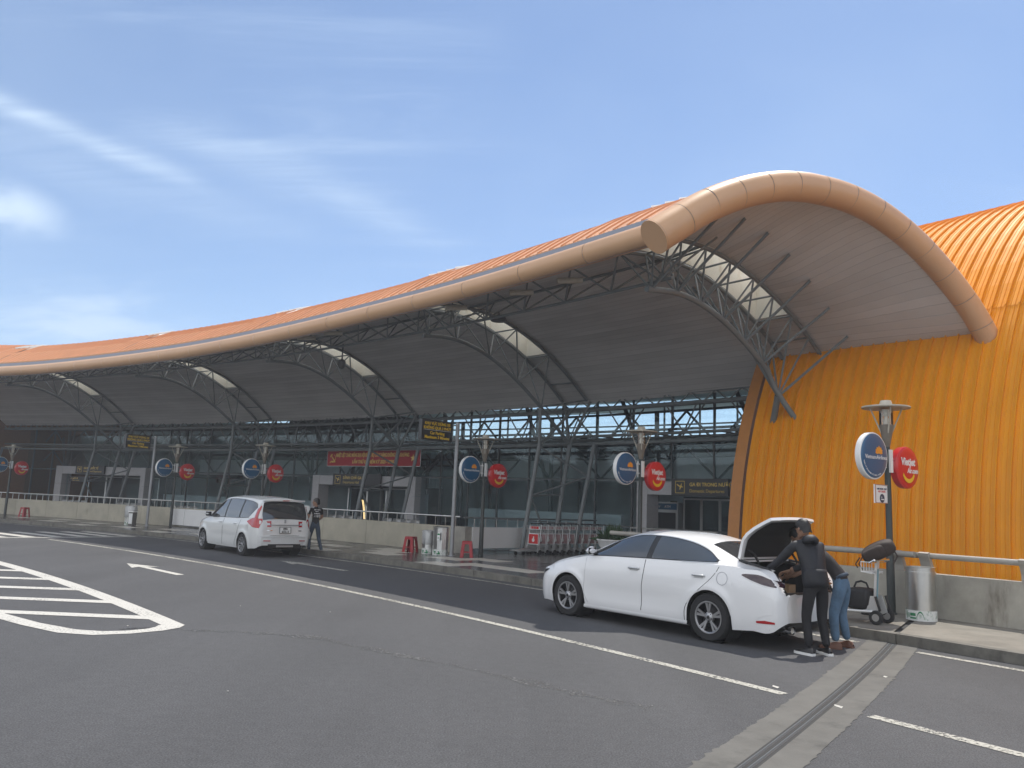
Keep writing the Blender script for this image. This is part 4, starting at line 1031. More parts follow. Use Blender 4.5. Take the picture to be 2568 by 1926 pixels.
# notice on the nearest lamp
nt_ = thing('notice_board', 'small white framed smoking notice fixed to the nearest lamp pole', 'notice', P(1.28, 2.47, KZ+2.03), rz(1.28))
mb = MB(); mb.box((-.004, 0, 0), (.03, .43, .32)); mb.build('board', M['wht'], nt_)
mb = MB()
for c, sz in (((.013, 0, .155), (.012, .43, .012)), ((.013, 0, -.155), (.012, .43, .012)), ((.013, .21, 0), (.012, .012, .32)), ((.013, -.21, 0), (.012, .012, .32))): mb.box(c, sz)
mb.build('frame', mat('copper_frame', (.42, .22, .15), .5), nt_)
NAVY = mat('navy_print', (.015, .03, .07), .5)
text_on('NƠI ĐƯỢC PHÉP', .042, NAVY, nt_, (.013, 0, .07), FX, align='CENTER'); text_on('HÚT THUỐC', .042, M['red'], nt_, (.013, 0, .025), FX, align='CENTER')
mb = MB(); mb.lathe([(.075, 0), (.075, .004)], 28, M=VX, c=(.012, 0, -.075)); mb.build('icon_disc', NAVY, nt_)
mb = MB(); mb.box((.018, .01, -.095), (.004, .09, .018)); mb.box((.018, -.02, -.06), (.004, .012, .03)); mb.build('icon', M['wht'], nt_)
# hanging time-limit signs
def parking_sign(label, s, d):
    o = thing('parking_sign', label, 'parking sign', P(s, d, KZ), rz(s), 'black parking time signs on tall poles')
    mb = MB(); mb.lathe([(.12, 0), (.12, .015), (.06, .02), (.058, 3.99), (0, 4.0)], 16); mb.build('pole', M['alu_d'], o, 40)
    for z in (3.45, 3.9):
        mb = MB(); mb.tube([(0, 0, z), (0, -.35, z)], .022, 8); mb.build('arm', M['alu_d'], o, 40)
    mb = MB(); mb.box((0, -.86, 3.67), (.16, 1.18, .60)); mb.build('board', M['signblk'], o)
    for t, z, sz in (('KHU VỰC DỪNG XE', 3.825, .115), ('KHÔNG QUÁ 3 PHÚT', 3.70, .115), ('Car Parking', 3.545, .125), ('Maximum 3 Minutes', 3.42, .125)):
        text_on(t, sz, M['yellow'], o, (.083, -.86, z), FX, align='CENTER', bold=.003, width=.93)
    mb = MB(); mb.box((.083, -.86, 3.672), (.004, 1.06, .008)); mb.build('rule', M['wht'], o)
    return o
M['alu_d'] = mat('galvanised_pole', (.30, .31, .32), .45, metal=.3, var=.08)
p1_ = parking_sign('black car parking time sign on pole beside the pair of bins and red stool', 14.12, 3.22)
copy_tree(p1_, P(32.1, 3.3, KZ), rz(32.1), 'farther black car parking time sign on pole by the beige box')

# ---------------------------------------------------------------- bins
M['label'] = mat('torn_white_label', (.70, .71, .68), .6, stain=((.30, .38, .30), 9, .52, .68, (1, 1, 1)))
def green_arrow(mb, x, z, y, h=.10):
    mb.prism([(-.012, 0), (.012, 0), (.012, h*.6), (.03, h*.6), (0, h), (-.03, h*.6), (-.012, h*.6)], .003, V3, (x, y, z))
def bin_round(label, loc, rot):
    o = thing('litter_bin', label, 'litter bin', loc, rot, 'stainless litter bins')
    mb = MB(); mb.lathe([(.225, .0), (.225, .75), (.235, .752), (.235, .775), (.222, .78)], 40); mb.build('body', M['inox'], o, 40)
    mb = MB(); mb.lathe([(.222, .78), (.222, .83), (.228, .835), (.228, .85), (.19, .845), (.19, .70), (.0, .70)], 40); mb.build('rim', M['inox'], o, 40)
    mb = MB(); mb.lathe([(.232, .0), (.232, .165)], 40, caps=False); mb.build('label', M['label'], o, True)
    g = MB(); sw = []
    def cyl(a, z): return (.2345*sin(a), -.2345*cos(a), z)
    for a0, a1, z0, z1, n in ((-.62, -.56, .03, .10, 1), (-.48, -.44, .05, .12, 1), (-.40, -.36, .05, .12, 1), (-.30, .12, .03, .055, 4), (-.30, .10, .075, .12, 4)):
        g.grid([[cyl(lerp(a0, a1, i/n), z0), cyl(lerp(a0, a1, i/n), z1)] for i in range(n+1)])
    g.grid([[cyl(.15+.5*i/8, .03+.10*sin(pi*i/8)**.7), cyl(.15+.5*i/8, .05+.105*sin(pi*i/8)**.7)] for i in range(9)])
    g.build('print', M['green'], o)
    return o
bin_round('round stainless bin with torn white and green label below the orange building', P(.66, 2.45, KZ), rz(.66))
def bin_hex(label, loc, rot, h, r, bag=False, grp='stainless litter bins'):
    o = thing('litter_bin', label, 'litter bin', loc, rot, grp)
    def ring(r_, z): return [(r_*cos(a)*1.0, r_*.85*sin(a), z) for a in [radians(x) for x in (-160, -125, -90, -55, -20, 20, 55, 90, 125, 160)]]
    mb = MB(); rows = [ring(r, 0), ring(r, h*.93), ring(r*1.06, h*.94), ring(r*1.06, h*.97), ring(r*.9, h)]
    rows = [q+[q[0]] for q in rows]; mb.grid(rows, flip=False); mb.add([q for q in rows[-1][:-1]], [tuple(range(10))]); mb.build('body', M['inox'], o, 25)
    mb = MB(); rows = [[(p[0]*1.02, p[1]*1.02, z) for p in ring(r, 0)] for z in (0, .17)]; rows = [q+[q[0]] for q in rows]; mb.grid(rows); mb.build('label', M['label'], o)
    g = MB(); green_arrow(g, -.06, .035, -r*.85*1.03-.002); g.prism([(.02, .03), (.13, .03), (.15, .06), (.09, .12), (.06, .12), (.10, .07), (.02, .05)], .003, V3, (-.03, -r*.85*1.03-.002, 0)); g.build('print', M['green'], o)
    if bag:
        mb = MB(); mb.lathe([(r*1.07, h*.4), (r*1.1, h*.7), (r*1.05, h*.99), (r*.8, h*1.03), (r*.3, h*1.02), (0.001, h*1.02)], 12); mb.build('plastic_bag', M['film'], o, True)
    return o
def film():
    m = bpy.data.materials.new('plastic_film'); m.use_nodes = True; N = m.node_tree.nodes; L = m.node_tree.links; b = N['Principled BSDF']
    b.inputs['Base Color'].default_value = (.8, .82, .84, 1); b.inputs['Roughness'].default_value = .25; b.inputs['Alpha'].default_value = .35
    return m
M['film'] = film()
bin_hex('taller stainless bin with notice beside the parking sign pole', P(14.55, 3.15, KZ), rz(14.5)+.35, .84, .24)
bin_hex('shorter stainless bin wrapped in clear plastic beside the taller bin', P(15.02, 3.05, KZ), rz(15)+.35, .70, .17, True)
bin_hex('stainless bin wrapped in clear plastic by the far parking sign', P(32.95, 3.05, KZ), rz(33)+.3, .84, .25, True)
bx = thing('cabinet', 'beige upright box beside the plastic wrapped bin', 'box', P(32.5, 2.85, KZ), rz(32.5)+.2)
mb = MB(); mb.box((0, 0, .29), (.26, .22, .58)); mb.build('body', M['conc_band'], bx)
mb = MB(); mb.box((0, -.002, .60), (.28, .24, .04)); mb.box((0, -.113, .3), (.2, .012, .45)); mb.build('lid', M['white'], bx)
nb = thing('notice_board', 'small pale notice with green print on the taller bin', 'notice', P(14.40, 2.93, KZ+.55), rz(14.5)+.35)
mb = MB(); mb.box((0, 0, 0), (.10, .012, .22)); mb.build('sheet', M['wht'], nb)
mb = MB(); mb.box((0, -.008, .07), (.08, .004, .05)); mb.box((0, -.008, -.03), (.07, .004, .012)); mb.box((0, -.008, -.06), (.07, .004, .012)); mb.build('print', M['green'], nb)

# ---------------------------------------------------------------- stools
def stool(label, loc, rot):
    o = thing('plastic_stool', label, 'stool', loc, rot, 'red plastic stools')
    H = .47; t, b_ = .135, .185
    mb = MB(); mb.box((0, 0, H-.012), (.28, .28, .024)); mb.box((0, 0, H+.001), (.24, .24, .006)); mb.build('seat', M['redpl'], o)
    w = lambda z: lerp(b_, t, z/H)
    for sx, sy in ((1, 1), (1, -1), (-1, 1), (-1, -1)):
        mb = MB()
        for ax in (0, 1):
            def pt(z, k):
                q = w(z)
                return (sx*(q-k), sy*q, z) if ax == 0 else (sx*q, sy*(q-k), z)
            mb.grid([[pt(0, 0), pt(0, .085)], [pt(H*.5, 0), pt(H*.5, .08)], [pt(H-.02, 0), pt(H-.02, .085)]])
        me = mb.build('leg', M['redpl'], o); me.modifiers.new('thickness', 'SOLIDIFY').thickness = .008
    mb = MB()
    for z0, z1 in ((.14, .165), (H-.085, H-.02)):
        for a in range(4):
            R_ = Matrix.Rotation(a*pi/2, 3, 'Z')
            mb.add([R_ @ Vector(p) for p in ((-w(z0), -w(z0)+.002, z0), (w(z0), -w(z0)+.002, z0), (w(z1), -w(z1)+.002, z1), (-w(z1), -w(z1)+.002, z1))], [(0, 1, 2, 3)])
    me = mb.build('brace', M['redpl'], o); me.modifiers.new('thickness', 'SOLIDIFY').thickness = .006
    return o
st0 = stool('red plastic stool left of the stainless bins', P(15.80, 3.05, KZ), rz(15.8)+.4)
copy_tree(st0, P(13.55, 3.30, KZ), rz(13.5)+.8, 'red plastic stool between the sign pole and the lamp')
copy_tree(st0, P(41.0, 3.0, KZ), rz(41)+.1, 'red plastic stool alone at the far left wall')

# ---------------------------------------------------------------- planter
pl = thing('planter', 'white urn planter with leafy plant behind the bonnet of the white saloon', 'planter', P(10.45, 6.0, KZ), rz(10))
mb = MB(); mb.lathe([(.26, 0), (.26, .06), (.14, .14), (.13, .24), (.24, .36), (.38, .52), (.43, .66), (.46, .68), (.46, .71), (.41, .71), (.38, .60), (0, .58)], 28); mb.build('urn', M['white'], pl, 40)
mb = MB(); rnd = random.Random(11)
for i in range(190):
    a = rnd.uniform(0, 2*pi); el = rnd.uniform(.2, 1.45); L = rnd.uniform(.28, .62); w_ = rnd.uniform(.02, .045)
    b0_ = Vector((rnd.uniform(-.22, .22), rnd.uniform(-.22, .22), .62)); dr = Vector((cos(a)*cos(el), sin(a)*cos(el), sin(el))); sd_ = dr.cross(Vector((0, 0, 1))).normalized()*w_
    m1 = b0_+dr*L*.6+Vector((0, 0, .03)); tp = b0_+dr*L+Vector((0, 0, -.08*cos(el)))
    mb.add([b0_-sd_*.4, b0_+sd_*.4, m1+sd_, tp, m1-sd_], [(0, 1, 2, 3, 4)])
tag(mb.build('foliage', M['leaf'], pl), kind='stuff')

# ---------------------------------------------------------------- luggage trolleys (deck towards local -y)
def trolley(label, loc, rot, grp='nested luggage trolleys', board=True, pr='red', bd='wht'):
    o = thing('luggage_trolley', label, 'luggage trolley', loc, rot, grp)
    mb = MB()
    for sx in (-1, 1): mb.tube([(sx*.24, .10, .20), (sx*.24, -.75, .13)], .018, 6)
    for y in (-.05, -.25, -.45, -.65): mb.box((0, y, .155), (.46, .05, .014))
    mb.tube([(-.24, -.75, .13), (-.12, -.86, .15), (.12, -.86, .15), (.24, -.75, .13)], .018, 6); mb.build('deck', M['alu'], o, 40)
    for sx in (-1, 1):
        mb = MB(); mb.tube([(sx*.26, .03, .14), (sx*.255, .12, .62), (sx*.25, .16, .98)], .017, 8); mb.build('upright', M['alu'], o, 40)
        mb = MB(); mb.box((sx*.265, .05, .20), (.012, .13, .24)); mb.build('foot_plate', M['alu_w'], o)
        wl = MB(); wl.lathe([(.03, -.02), (.075, -.02), (.085, -.01), (.085, .01), (.075, .02), (.03, .02)], 16, M=VX, c=(sx*.27, .10, .085)); wl.build('wheel', M['rubber'], o, 40)
    mb = MB(); mb.lathe([(.02, -.02), (.06, -.02), (.065, 0), (.06, .02), (.02, .02)], 14, M=VX, c=(0, -.74, .065)); mb.build('wheel', M['rubber'], o, 40)
    mb = MB(); mb.tube([(-.25, .155, .97), (-.25, .24, 1.0), (.25, .24, 1.0), (.25, .155, .97)], .018, 8); mb.build('handle', M['black'], o, 40)
    mb = MB()
    for z in (.80, .93): mb.tube([(-.22, .12, z), (-.20, -.04, z), (.20, -.04, z), (.22, .12, z)], .008, 5)
    for x in (-.2, -.1, 0, .1, .2): mb.tube([(x, -.04, .93), (x, -.04, .80), (x, .12, .78)], .007, 5)
    mb.build('basket', M['alu'], o, 40)
    if board:
        mb = MB(); mb.box((0, .075, .51), (.44, .016, .36)); mb.box((0, .115, .87), (.44, .016, .12)); q = mb.build('advert_board', M[bd], o)
        mb = MB(); mb.box((0, .064, .51), (.40, .008, .30)); mb.build('print', M[pr], q)
        mb = MB(); mb.box((0, .104, .87), (.36, .008, .08)); mb.build('header_print', M[pr], q)
        mb = MB(); mb.lathe([(.0, 0), (.055, .002), (.06, .006)], 14, M=V3, c=(0, .062, .47)); mb.box((.02, .058, .55), (.05, .004, .08), .3); mb.build('picture', M['wht'], q)
    return o
M['board_grey'] = mat('scuffed_board', (.62, .62, .62), .5, var=.2)
M['dim_print'] = mat('pale_print', (.42, .26, .26), .5, var=.4, vscale=9)
M['alu_w'] = mat('pale_aluminium', (.66, .67, .67), .35, metal=.5)
tr0 = trolley('front luggage trolley of the nested row with red advert board facing the kerb', P(13.9, 6.45, KZ), rz(13.9))
ORD = ['second', 'third', 'fourth', 'fifth', 'sixth', 'seventh', 'eighth', 'ninth', 'tenth']
trp = trolley('second nested luggage trolley behind the red advert board', P(13.9, 6.81, KZ), rz(13.9), pr='dim_print', bd='board_grey')
for k in range(2, 10):
    lab = 'hindmost nested luggage trolley, nearest the planter' if k == 9 else ORD[k-1]+' nested luggage trolley counted from the red advert board'
    copy_tree(trp, P(13.9, 6.45+.36*k, KZ), rz(13.9), lab)
q = copy_tree(tr0, P(28.0, 4.0, KZ), rz(28)+.3, 'luggage trolley with red board in front of the far white panels', 'trolleys beyond the pearl people carrier')
for k in range(1, 5): copy_tree(trp, P(28.0-.28*k, 4.0+.10*k, KZ), rz(28)+.3, ORD[k-1]+' trolley of the far row, partly behind the pearl people carrier', 'trolleys beyond the pearl people carrier')
# trolley by the men
TH = radians(132)
def bar_trolley(label, loc, rot):
    # single bar luggage cart, deck towards local -y
    o = thing('luggage_trolley', label, 'luggage trolley', loc, rot, 'luggage trolley in use')
    mb = MB()
    for sx in (-1, 1): mb.tube([(sx*.20, .02, .19), (sx*.22, -.45, .165), (sx*.13, -1.0, .15)], .022, 8)
    for x in (-.09, 0, .09): mb.box((x, -.46, .185), (.045, .92, .014), Matrix.Rotation(.04, 3, 'X'))
    mb.tube([(-.13, -1.0, .15), (.13, -1.0, .15)], .022, 8); mb.build('deck', M['alu_w'], o, 40)
    for sx in (-1, 1):
        mb = MB(); mb.prism([(-.20, .15), (.02, .13), (.10, .17), (.02, .42), (-.03, .42), (-.06, .28)], .014, VX, (sx*.15, 0, 0)); mb.build('side_plate', M['alu_w'], o)
        mb = MB(); mb.tube([(sx*.18, -.16, .15), (sx*.18, .03, .14), (sx*.18, .12, .22), (sx*.18, .06, .42)], .022, 8); mb.build('guard', M['black'], o, 40)
        mb = MB(); mb.lathe([(.03, -.025), (.095, -.025), (.108, -.012), (.108, .012), (.095, .025), (.03, .025)], 24, M=VX, c=(sx*.20, .07, .108)); w_ = mb.build('wheel', M['rubber'], o, 40)
        mb = MB(); mb.lathe([(0, -.028), (.055, -.027), (.06, 0), (.055, .027), (0, .028)], 18, M=VX, c=(sx*.20, .07, .108)); mb.build('hub', M['alu'], w_, 40)
    mb = MB(); mb.lathe([(.02, -.03), (.055, -.03), (.065, 0), (.055, .03), (.02, .03)], 16, M=VX, c=(0, -.93, .065)); mb.build('wheel', M['rubber'], o, 40)
    mb = MB(); mb.box((0, .0, .62), (.085, .035, .72), Matrix.Rotation(-.06, 3, 'X')); mb.build('upright', M['alu_w'], o)
    mb = MB(); mb.box((0, .001, .60), (.05, .040, .46), Matrix.Rotation(-.06, 3, 'X')); mb.build('sticker', mat('blue_sticker', (.16, .30, .36), .4), o)
    mb = MB(); mb.tube([(-.26, .09, .97), (.26, .09, .97)], .016, 8); mb.tube([(-.26, .09, .97), (-.26, .02, .93), (0, .02, .93), (.26, .02, .93), (.26, .09, .97)], .013, 6); mb.build('handle', M['chrome_t'], o, 40)
    mb = MB()
    for z in (.78, .93): mb.tube([(-.20, .02, z), (-.19, -.15, z), (.19, -.15, z), (.20, .02, z)], .008, 5)
    for x in (-.19, -.095, 0, .095, .19): mb.tube([(x, -.15, .93), (x, -.15, .78), (x, .02, .76)], .007, 5)
    mb.build('basket', M['wht'], o, 40)
    return o
M['chrome_t'] = mat('bright_handle', (.75, .75, .75), .15, metal=1.0)
near_t = bar_trolley('luggage trolley carrying two bags on the kerb beside the men', P(.72, 1.22, KZ), TH+pi/2)
tm_ = Matrix.Translation(near_t.location) @ Matrix.Rotation(TH+pi/2, 4, 'Z')
BAGB = mat('black_nylon', (.012, .012, .014), .7, var=.3, vscale=12, bump=.4, bscale=30)
BAGN = mat('brown_canvas', (.034, .023, .019), .75, var=.3, vscale=10, bump=.4, bscale=25)
def soft_bag(mb, c, size, p=3.0, n=12, squash=0.0, rot=None):
    # superellipsoid bag body
    R_ = rot or Matrix.Identity(3); rows = []
    for i in range(n+1):
        ph = -pi/2+pi*i/n; r = []
        for j in range(2*n+1):
            th = 2*pi*j/(2*n)
            f = lambda v: math.copysign(abs(v)**(2/p), v)
            x = f(cos(ph))*f(cos(th)); y = f(cos(ph))*f(sin(th)); z = f(sin(ph))
            z -= squash*(x*x)*max(0, z)
            r.append(R_ @ Vector((x*size[0]/2, y*size[1]/2, z*size[2]/2))+Vector(c))
        rows.append(r)
    return mb.grid(rows)
bag1 = thing('travel_bag', 'black holdall with carry handle standing on the trolley deck', 'bag', tm_ @ Vector((0, -.24, .195)), TH+pi/2)
mb = MB(); soft_bag(mb, (0, 0, .16), (.40, .36, .33), 5.5); mb.build('body', BAGB, bag1, True)
mb = MB(); mb.tube([(0, -.12, .31), (0, -.08, .40), (0, 0, .425), (0, .08, .40), (0, .12, .31)], .016, 6); mb.build('handle', BAGB, bag1, 40)
bag2 = thing('backpack', 'dark brown backpack lying across the handle of the loaded trolley', 'backpack', tm_ @ Vector((0, .02, .95)), radians(-30))
RB = Matrix.Rotation(radians(-28), 3, 'Y') @ Matrix.Rotation(radians(12), 3, 'X')
mb = MB(); soft_bag(mb, (.02, 0, .16), (.52, .32, .25), 3.8, squash=.25, rot=RB); mb.build('body', BAGN, bag2, True)
mb = MB(); soft_bag(mb, (-.03, -.15, .12), (.34, .12, .17), 4.0, rot=RB); mb.build('pocket', BAGN, bag2, True)
mb = MB(); mb.tube([(.22, -.05, .22), (.30, -.10, .10), (.24, -.12, -.02)], .013, 6); mb.tube([(-.2, -.1, .05), (-.25, -.12, -.06), (-.2, -.1, -.14)], .01, 5); mb.tube([(-.24, -.08, .04), (-.30, -.1, -.06), (-.27, -.1, -.12)], .01, 5); mb.build('strap', BAGN, bag2, 40)
# lights and camera under the canopy
fl = thing('flood_light', 'grey floodlight hanging below the canopy between the first two trusses', 'flood light', P(11.9, 2.6, 6.9))
mb = MB(); mb.lathe([(.05, .16), (.20, .10), (.24, .0), (.22, -.02), (0, -.03)], 18); mb.tube([(0, 0, .15), (0, 0, .28)], .02, 6); mb.build('housing', M['steel_dk'], fl, 40)
pc = thing('security_camera', 'dome security camera hanging beside the third roof light', 'camera', P(21.2, 4.0, 6.75))
mb = MB(); mb.lathe([(0, -.22), (.10, -.18), (.15, -.06), (.15, .06), (.12, .12), (.05, .16)], 16); mb.build('dome', M['steel_dk'], pc, 40)
mb = MB(); mb.tube([(0, 0, .15), (0, 0, .75)], .03, 6); mb.build('stem', M['steel_dk'], pc, 40)

# ---------------------------------------------------------------- trees across the road (seen mirrored in the glazing)
def conifer(label, loc, H, seed):
    o = thing('conifer_tree', label, 'tree', loc)
    rnd = random.Random(seed); mb = MB(); mb.tube([(0, 0, 0), (.05, .03, H*.5), (0, 0, H)], [.16, .10, .02], 8); mb.build('trunk', M['bark'], o, 40)
    mb = MB(); z = H*.16; tiers = int(H/.42)
    for t in range(tiers):
        z = H*.16+(H*.82)*t/tiers; R_ = (1-(t/tiers))**.8*H*.155*rnd.uniform(.85, 1.1)+.12
        for k in range(9):
            a = 2*pi*k/9+rnd.uniform(-.3, .3); L = R_*rnd.uniform(.75, 1.15)
            for q in range(7):
                f = (q+1)/7; c = Vector((cos(a)*L*f, sin(a)*L*f, z+rnd.uniform(-.05, .05)+.12*f*f))
                for e in range(2):
                    w_ = rnd.uniform(.06, .14); n = Vector((rnd.uniform(-1, 1), rnd.uniform(-1, 1), rnd.uniform(.2, 1))).normalized(); u = n.orthogonal().normalized()*w_*1.6; v_ = n.cross(u).normalized()*w_
                    mb.add([c-u, c-v_, c+u, c+v_], [(0, 1, 2, 3)])
    tag(mb.build('crown', M['needle'], o), kind='stuff')
conifer('tall conifer across the road mirrored in the glazed front', (-46.0, 25.2, 0), 9.3, 5)
conifer('second conifer across the road mirrored beside the portal', (-44.5, 22.4, 0), 8.6, 8)

# waiting benches behind the stainless handrail
def bench(label, s, d):
    o = thing('waiting_bench', label, 'bench', P(s, d, KZ), rz(s), 'metal waiting benches behind the parapet')
    for k in range(4):
        x = -.81+k*.54
        mb = MB(); mb.grid([[(x+u, -.22, .43) for u in (-.24, .24)], [(x+u, .10, .41) for u in (-.24, .24)], [(x+u, .20, .46) for u in (-.24, .24)], [(x+u, .30, .80) for u in (-.24, .24)], [(x+u, .33, .86) for u in (-.22, .22)]])
        q = mb.build('seat', M['alu'], o, True); q.modifiers.new('thickness', 'SOLIDIFY').thickness = .012
    for x in (-1.08, -.54, 0, .54, 1.08):
        mb = MB(); mb.tube([(x, .22, .45), (x, .18, .64), (x, -.15, .66), (x, -.18, .45)], .016, 6); mb.build('armrest', M['inox'], o, 40)
    mb = MB(); mb.bar((-1.1, .02, .38), (1.1, .02, .38), .05, .05); mb.build('beam', M['steel_dk'], o)
    for x in (-.8, .8):
        mb = MB(); mb.tube([(x, -.25, .02), (x, 0, .36), (x, .28, .02)], .02, 6); mb.build('leg', M['steel_dk'], o, 40)
    return o
bl = ['first metal waiting bench from the passage wall', 'second metal waiting bench, in front of the departures hall doorway', 'third metal waiting bench, at the left post of the hall doorway', 'metal waiting bench behind the far parking sign', 'metal waiting bench left of the far parking sign', 'leftmost metal waiting bench behind the parapet']
b0 = None
for k, s in enumerate((20.6, 23.8, 27.0, 34.5, 38.5, 42.8)):
    if b0 is None: b0 = bench(bl[0], s, 6.6)
    else: copy_tree(b0, P(s, 6.6, KZ), rz(s), bl[k])
ls = thing('light_strip', 'curved gold light strip glowing in the departures hall doorway', 'light', P(27.6, 11.6, .9), rz(27.6))
mb = MB()
for o_ in (0, .07): mb.tube([(o_+.22*sin(a), 0, .75-.85*(1-cos(a))*.6-.5*a) for a in [i*.12 for i in range(11)]], .012, 5)
mb.build('tube', emat('gold_light', (1.0, .75, .35), 1.6), ls)

hb = MB(); rows = []
for z in (0, .55, 1.0):
    rows.append([Vector((-205-8*(z > .8), -120+i*9, z*(12+5*sin(i*.55)+3*sin(i*1.7)))) for i in range(34)])
hb.grid(rows); tag(hb.build('hills', mat('wooded_hills', (.045, .07, .045), .95, var=.4, vscale=.3)), kind='structure')

mb = MB(); mb.box((-37.5, 30, 10.5), (385, 380, 23)); hz = mb.build('haze', None); tag(hz, kind='stuff')
hm = bpy.data.materials.new('haze'); hm.use_nodes = True; N = hm.node_tree.nodes; N.clear(); o = N.new('ShaderNodeOutputMaterial'); v = N.new('ShaderNodeVolumePrincipled'); v.inputs['Density'].default_value = .0016; v.inputs['Color'].default_value = (.95, .96, 1, 1)
hm.node_tree.links.new(v.outputs[0], o.inputs['Volume']); hz.data.materials.clear(); hz.data.materials.append(hm)

# ================================================================== CARS  (x forward, y to the car's left, z up)
M['carwhite'] = mat('white_car_paint', (.80, .80, .80), .22, coat=.6)
M['carsilver'] = mat('pearl_white_car_paint', (.66, .67, .66), .25, coat=.6)
M['carglass'] = mat('tinted_car_glass', (.030, .036, .040), .04, spec=1.0, coat=.6)
M['trim'] = mat('black_car_trim', (.012, .012, .013), .35)
M['seam'] = mat('panel_gap', (.02, .02, .02), .9)
M['chrome'] = mat('chrome', (.75, .75, .75), .12, metal=1.0)
M['lens_red'] = mat('red_lens', (.40, .008, .012), .15, coat=.6)
M['lens_dk'] = mat('smoked_lens', (.035, .012, .02), .12, coat=.6)
M['lens_w'] = mat('clear_lens', (.55, .57, .60), .1, coat=.5)
M['rim'] = mat('machined_alloy', (.42, .42, .43), .3, metal=.9)
M['rim_dk'] = mat('dark_alloy', (.035, .036, .04), .4, metal=.5)
M['tyre'] = mat('tyre', (.018, .018, .019), .85, bump=.2, bscale=80)
M['under'] = mat('underbody', (.012, .012, .012), .9)
M['plate'] = mat('number_plate', (.72, .72, .70), .5)
class Car:
    def __init__(s, sp):
        s.sp = sp; s.f = {k: smoothtab(v) for k, v in sp['tabs'].items()}
    def zb(s, x):
        z = s.f['zb'](x)
        for wx in s.sp['wheels']:
            r = s.sp['arch']
            if abs(x-wx) < r: z = max(z, s.sp['wz']+sqrt(r*r-(x-wx)**2))
        return z
    def section(s, x):
        f = s.f; W_ = f['W'](x); zt = f['zt'](x); zs = min(f['zs'](x), zt-.02); yE = min(f['yE'](x), W_*.97); ze = max(zs+.005, zt-f['cr'](x)); zb = min(s.zb(x), zs-.03)
        z0 = f['zb'](x); pts = []
        for i in range(12):
            z = lerp(zb, zs, i/11); pts.append((s.ylow(x, z), z))
        yS = pts[-1][0]
        for i in range(1, 8):
            t = i/7; pts.append((lerp(yS, yE, t)+.022*sin(pi*t)*min(1, (ze-zs)/.25), lerp(zs, ze, t)))
        for i in range(1, 11):
            u = i/10; a = pi/2*u
            pts.append((yE*(1-u)**.9 if u < 1 else 0, ze+(zt-ze)*(1-(1-u)**2.4)))
        return pts
    def ylow(s, x, z):
        W_ = s.f['W'](x); z0 = s.f['zb'](x); zs = s.f['zs'](x); t = (z-z0)/max(.05, zs-z0)
        y = W_*(interp([(0, .945), (.12, .972), (.3, .99), (.52, 1.0), (.72, .995), (.88, .975), (1.0, .94)], t))
        for wx in s.sp['wheels']:      # swollen wheel arches
            r = hypot(x-wx, z-s.sp['wz'])
            y += .014*exp(-((r-s.sp['arch']-.03)/.05)**2)
        if 'crease' in s.sp: y += s.sp['crease'](x, z)
        return y
    def side(s, x, z, off=0.0):
        f = s.f; zs = f['zs'](x)
        if z <= zs: y = s.ylow(x, z)
        else:
            zt = f['zt'](x); yE = min(f['yE'](x), f['W'](x)*.97); ze = max(zs+.005, zt-f['cr'](x)); t = min(1, (z-zs)/(ze-zs))
            y = lerp(s.ylow(x, zs), yE, t)+.022*sin(pi*t)*min(1, (ze-zs)/.25)
        return Vector((x, y+off, z))
    def stations(s):
        x0, x1 = s.sp['x0'], s.sp['x1']; X = set()
        n = int((x1-x0)/.05)
        for i in range(n+1): X.add(round(lerp(x0, x1, i/n), 4))
        for e in (.01, .02, .035, .055, .08, .11): X.add(round(x0+e, 4)); X.add(round(x1-e, 4))
        for wx in s.sp['wheels']:
            for k in range(-12, 13): X.add(round(wx+s.sp['arch']*sin(k*pi/24)*.9995, 4))
        return sorted(X)
    def body(s, parent, mt, skip=None, name='body'):
        mb = MB(); rows = []
        for x in s.stations():
            p = s.section(x); L = [(x, y, z) for y, z in p]; R = [(x, -y, z) for y, z in p[:-1]]
            rows.append(L+R[::-1])
        n = len(rows[0]); mb.grid(rows, skip=(lambda i, j: skip((rows[i][j][0]+rows[i+1][j][0])/2, rows[i][j][1], rows[i][j][2], j)) if skip else None)
        k = len(rows)-1
        mb.f.append(tuple(range(n))); mb.f.append(tuple(reversed(range(k*n, k*n+n)))); mb.m += [0, 0]
        return mb.build(name, mt, parent, 38)
    def pane(s, x0, x1, zl, zu, off=.005, n=24, m=8, sgn=1, mb=None):
        mb = mb or MB(); rows = []
        for i in range(n+1):
            x = lerp(x0, x1, i/n); a, b = zl(x), zu(x); r = []
            for j in range(m+1):
                q = s.side(x, lerp(a, b, j/m), off); r.append((q.x, q.y*sgn, q.z))
            rows.append(r)
        return mb.grid(rows, flip=sgn < 0)
    def ribbon_(s, pts, w, off=.004, sgn=1, mb=None):
        # thin strip following a polyline drawn in side view
        mb = mb or MB(); rows = []
        for i, (x, z) in enumerate(pts):
            a = pts[max(0, i-1)]; b = pts[min(len(pts)-1, i+1)]; dx, dz = b[0]-a[0], b[1]-a[1]; L = hypot(dx, dz) or 1
            nx, nz = -dz/L*w/2, dx/L*w/2; r = []
            for k in (-1, 1):
                q = s.side(x+nx*k, z+nz*k, off); r.append((q.x, q.y*sgn, q.z))
            rows.append(r)
        return mb.grid(rows, flip=sgn > 0)
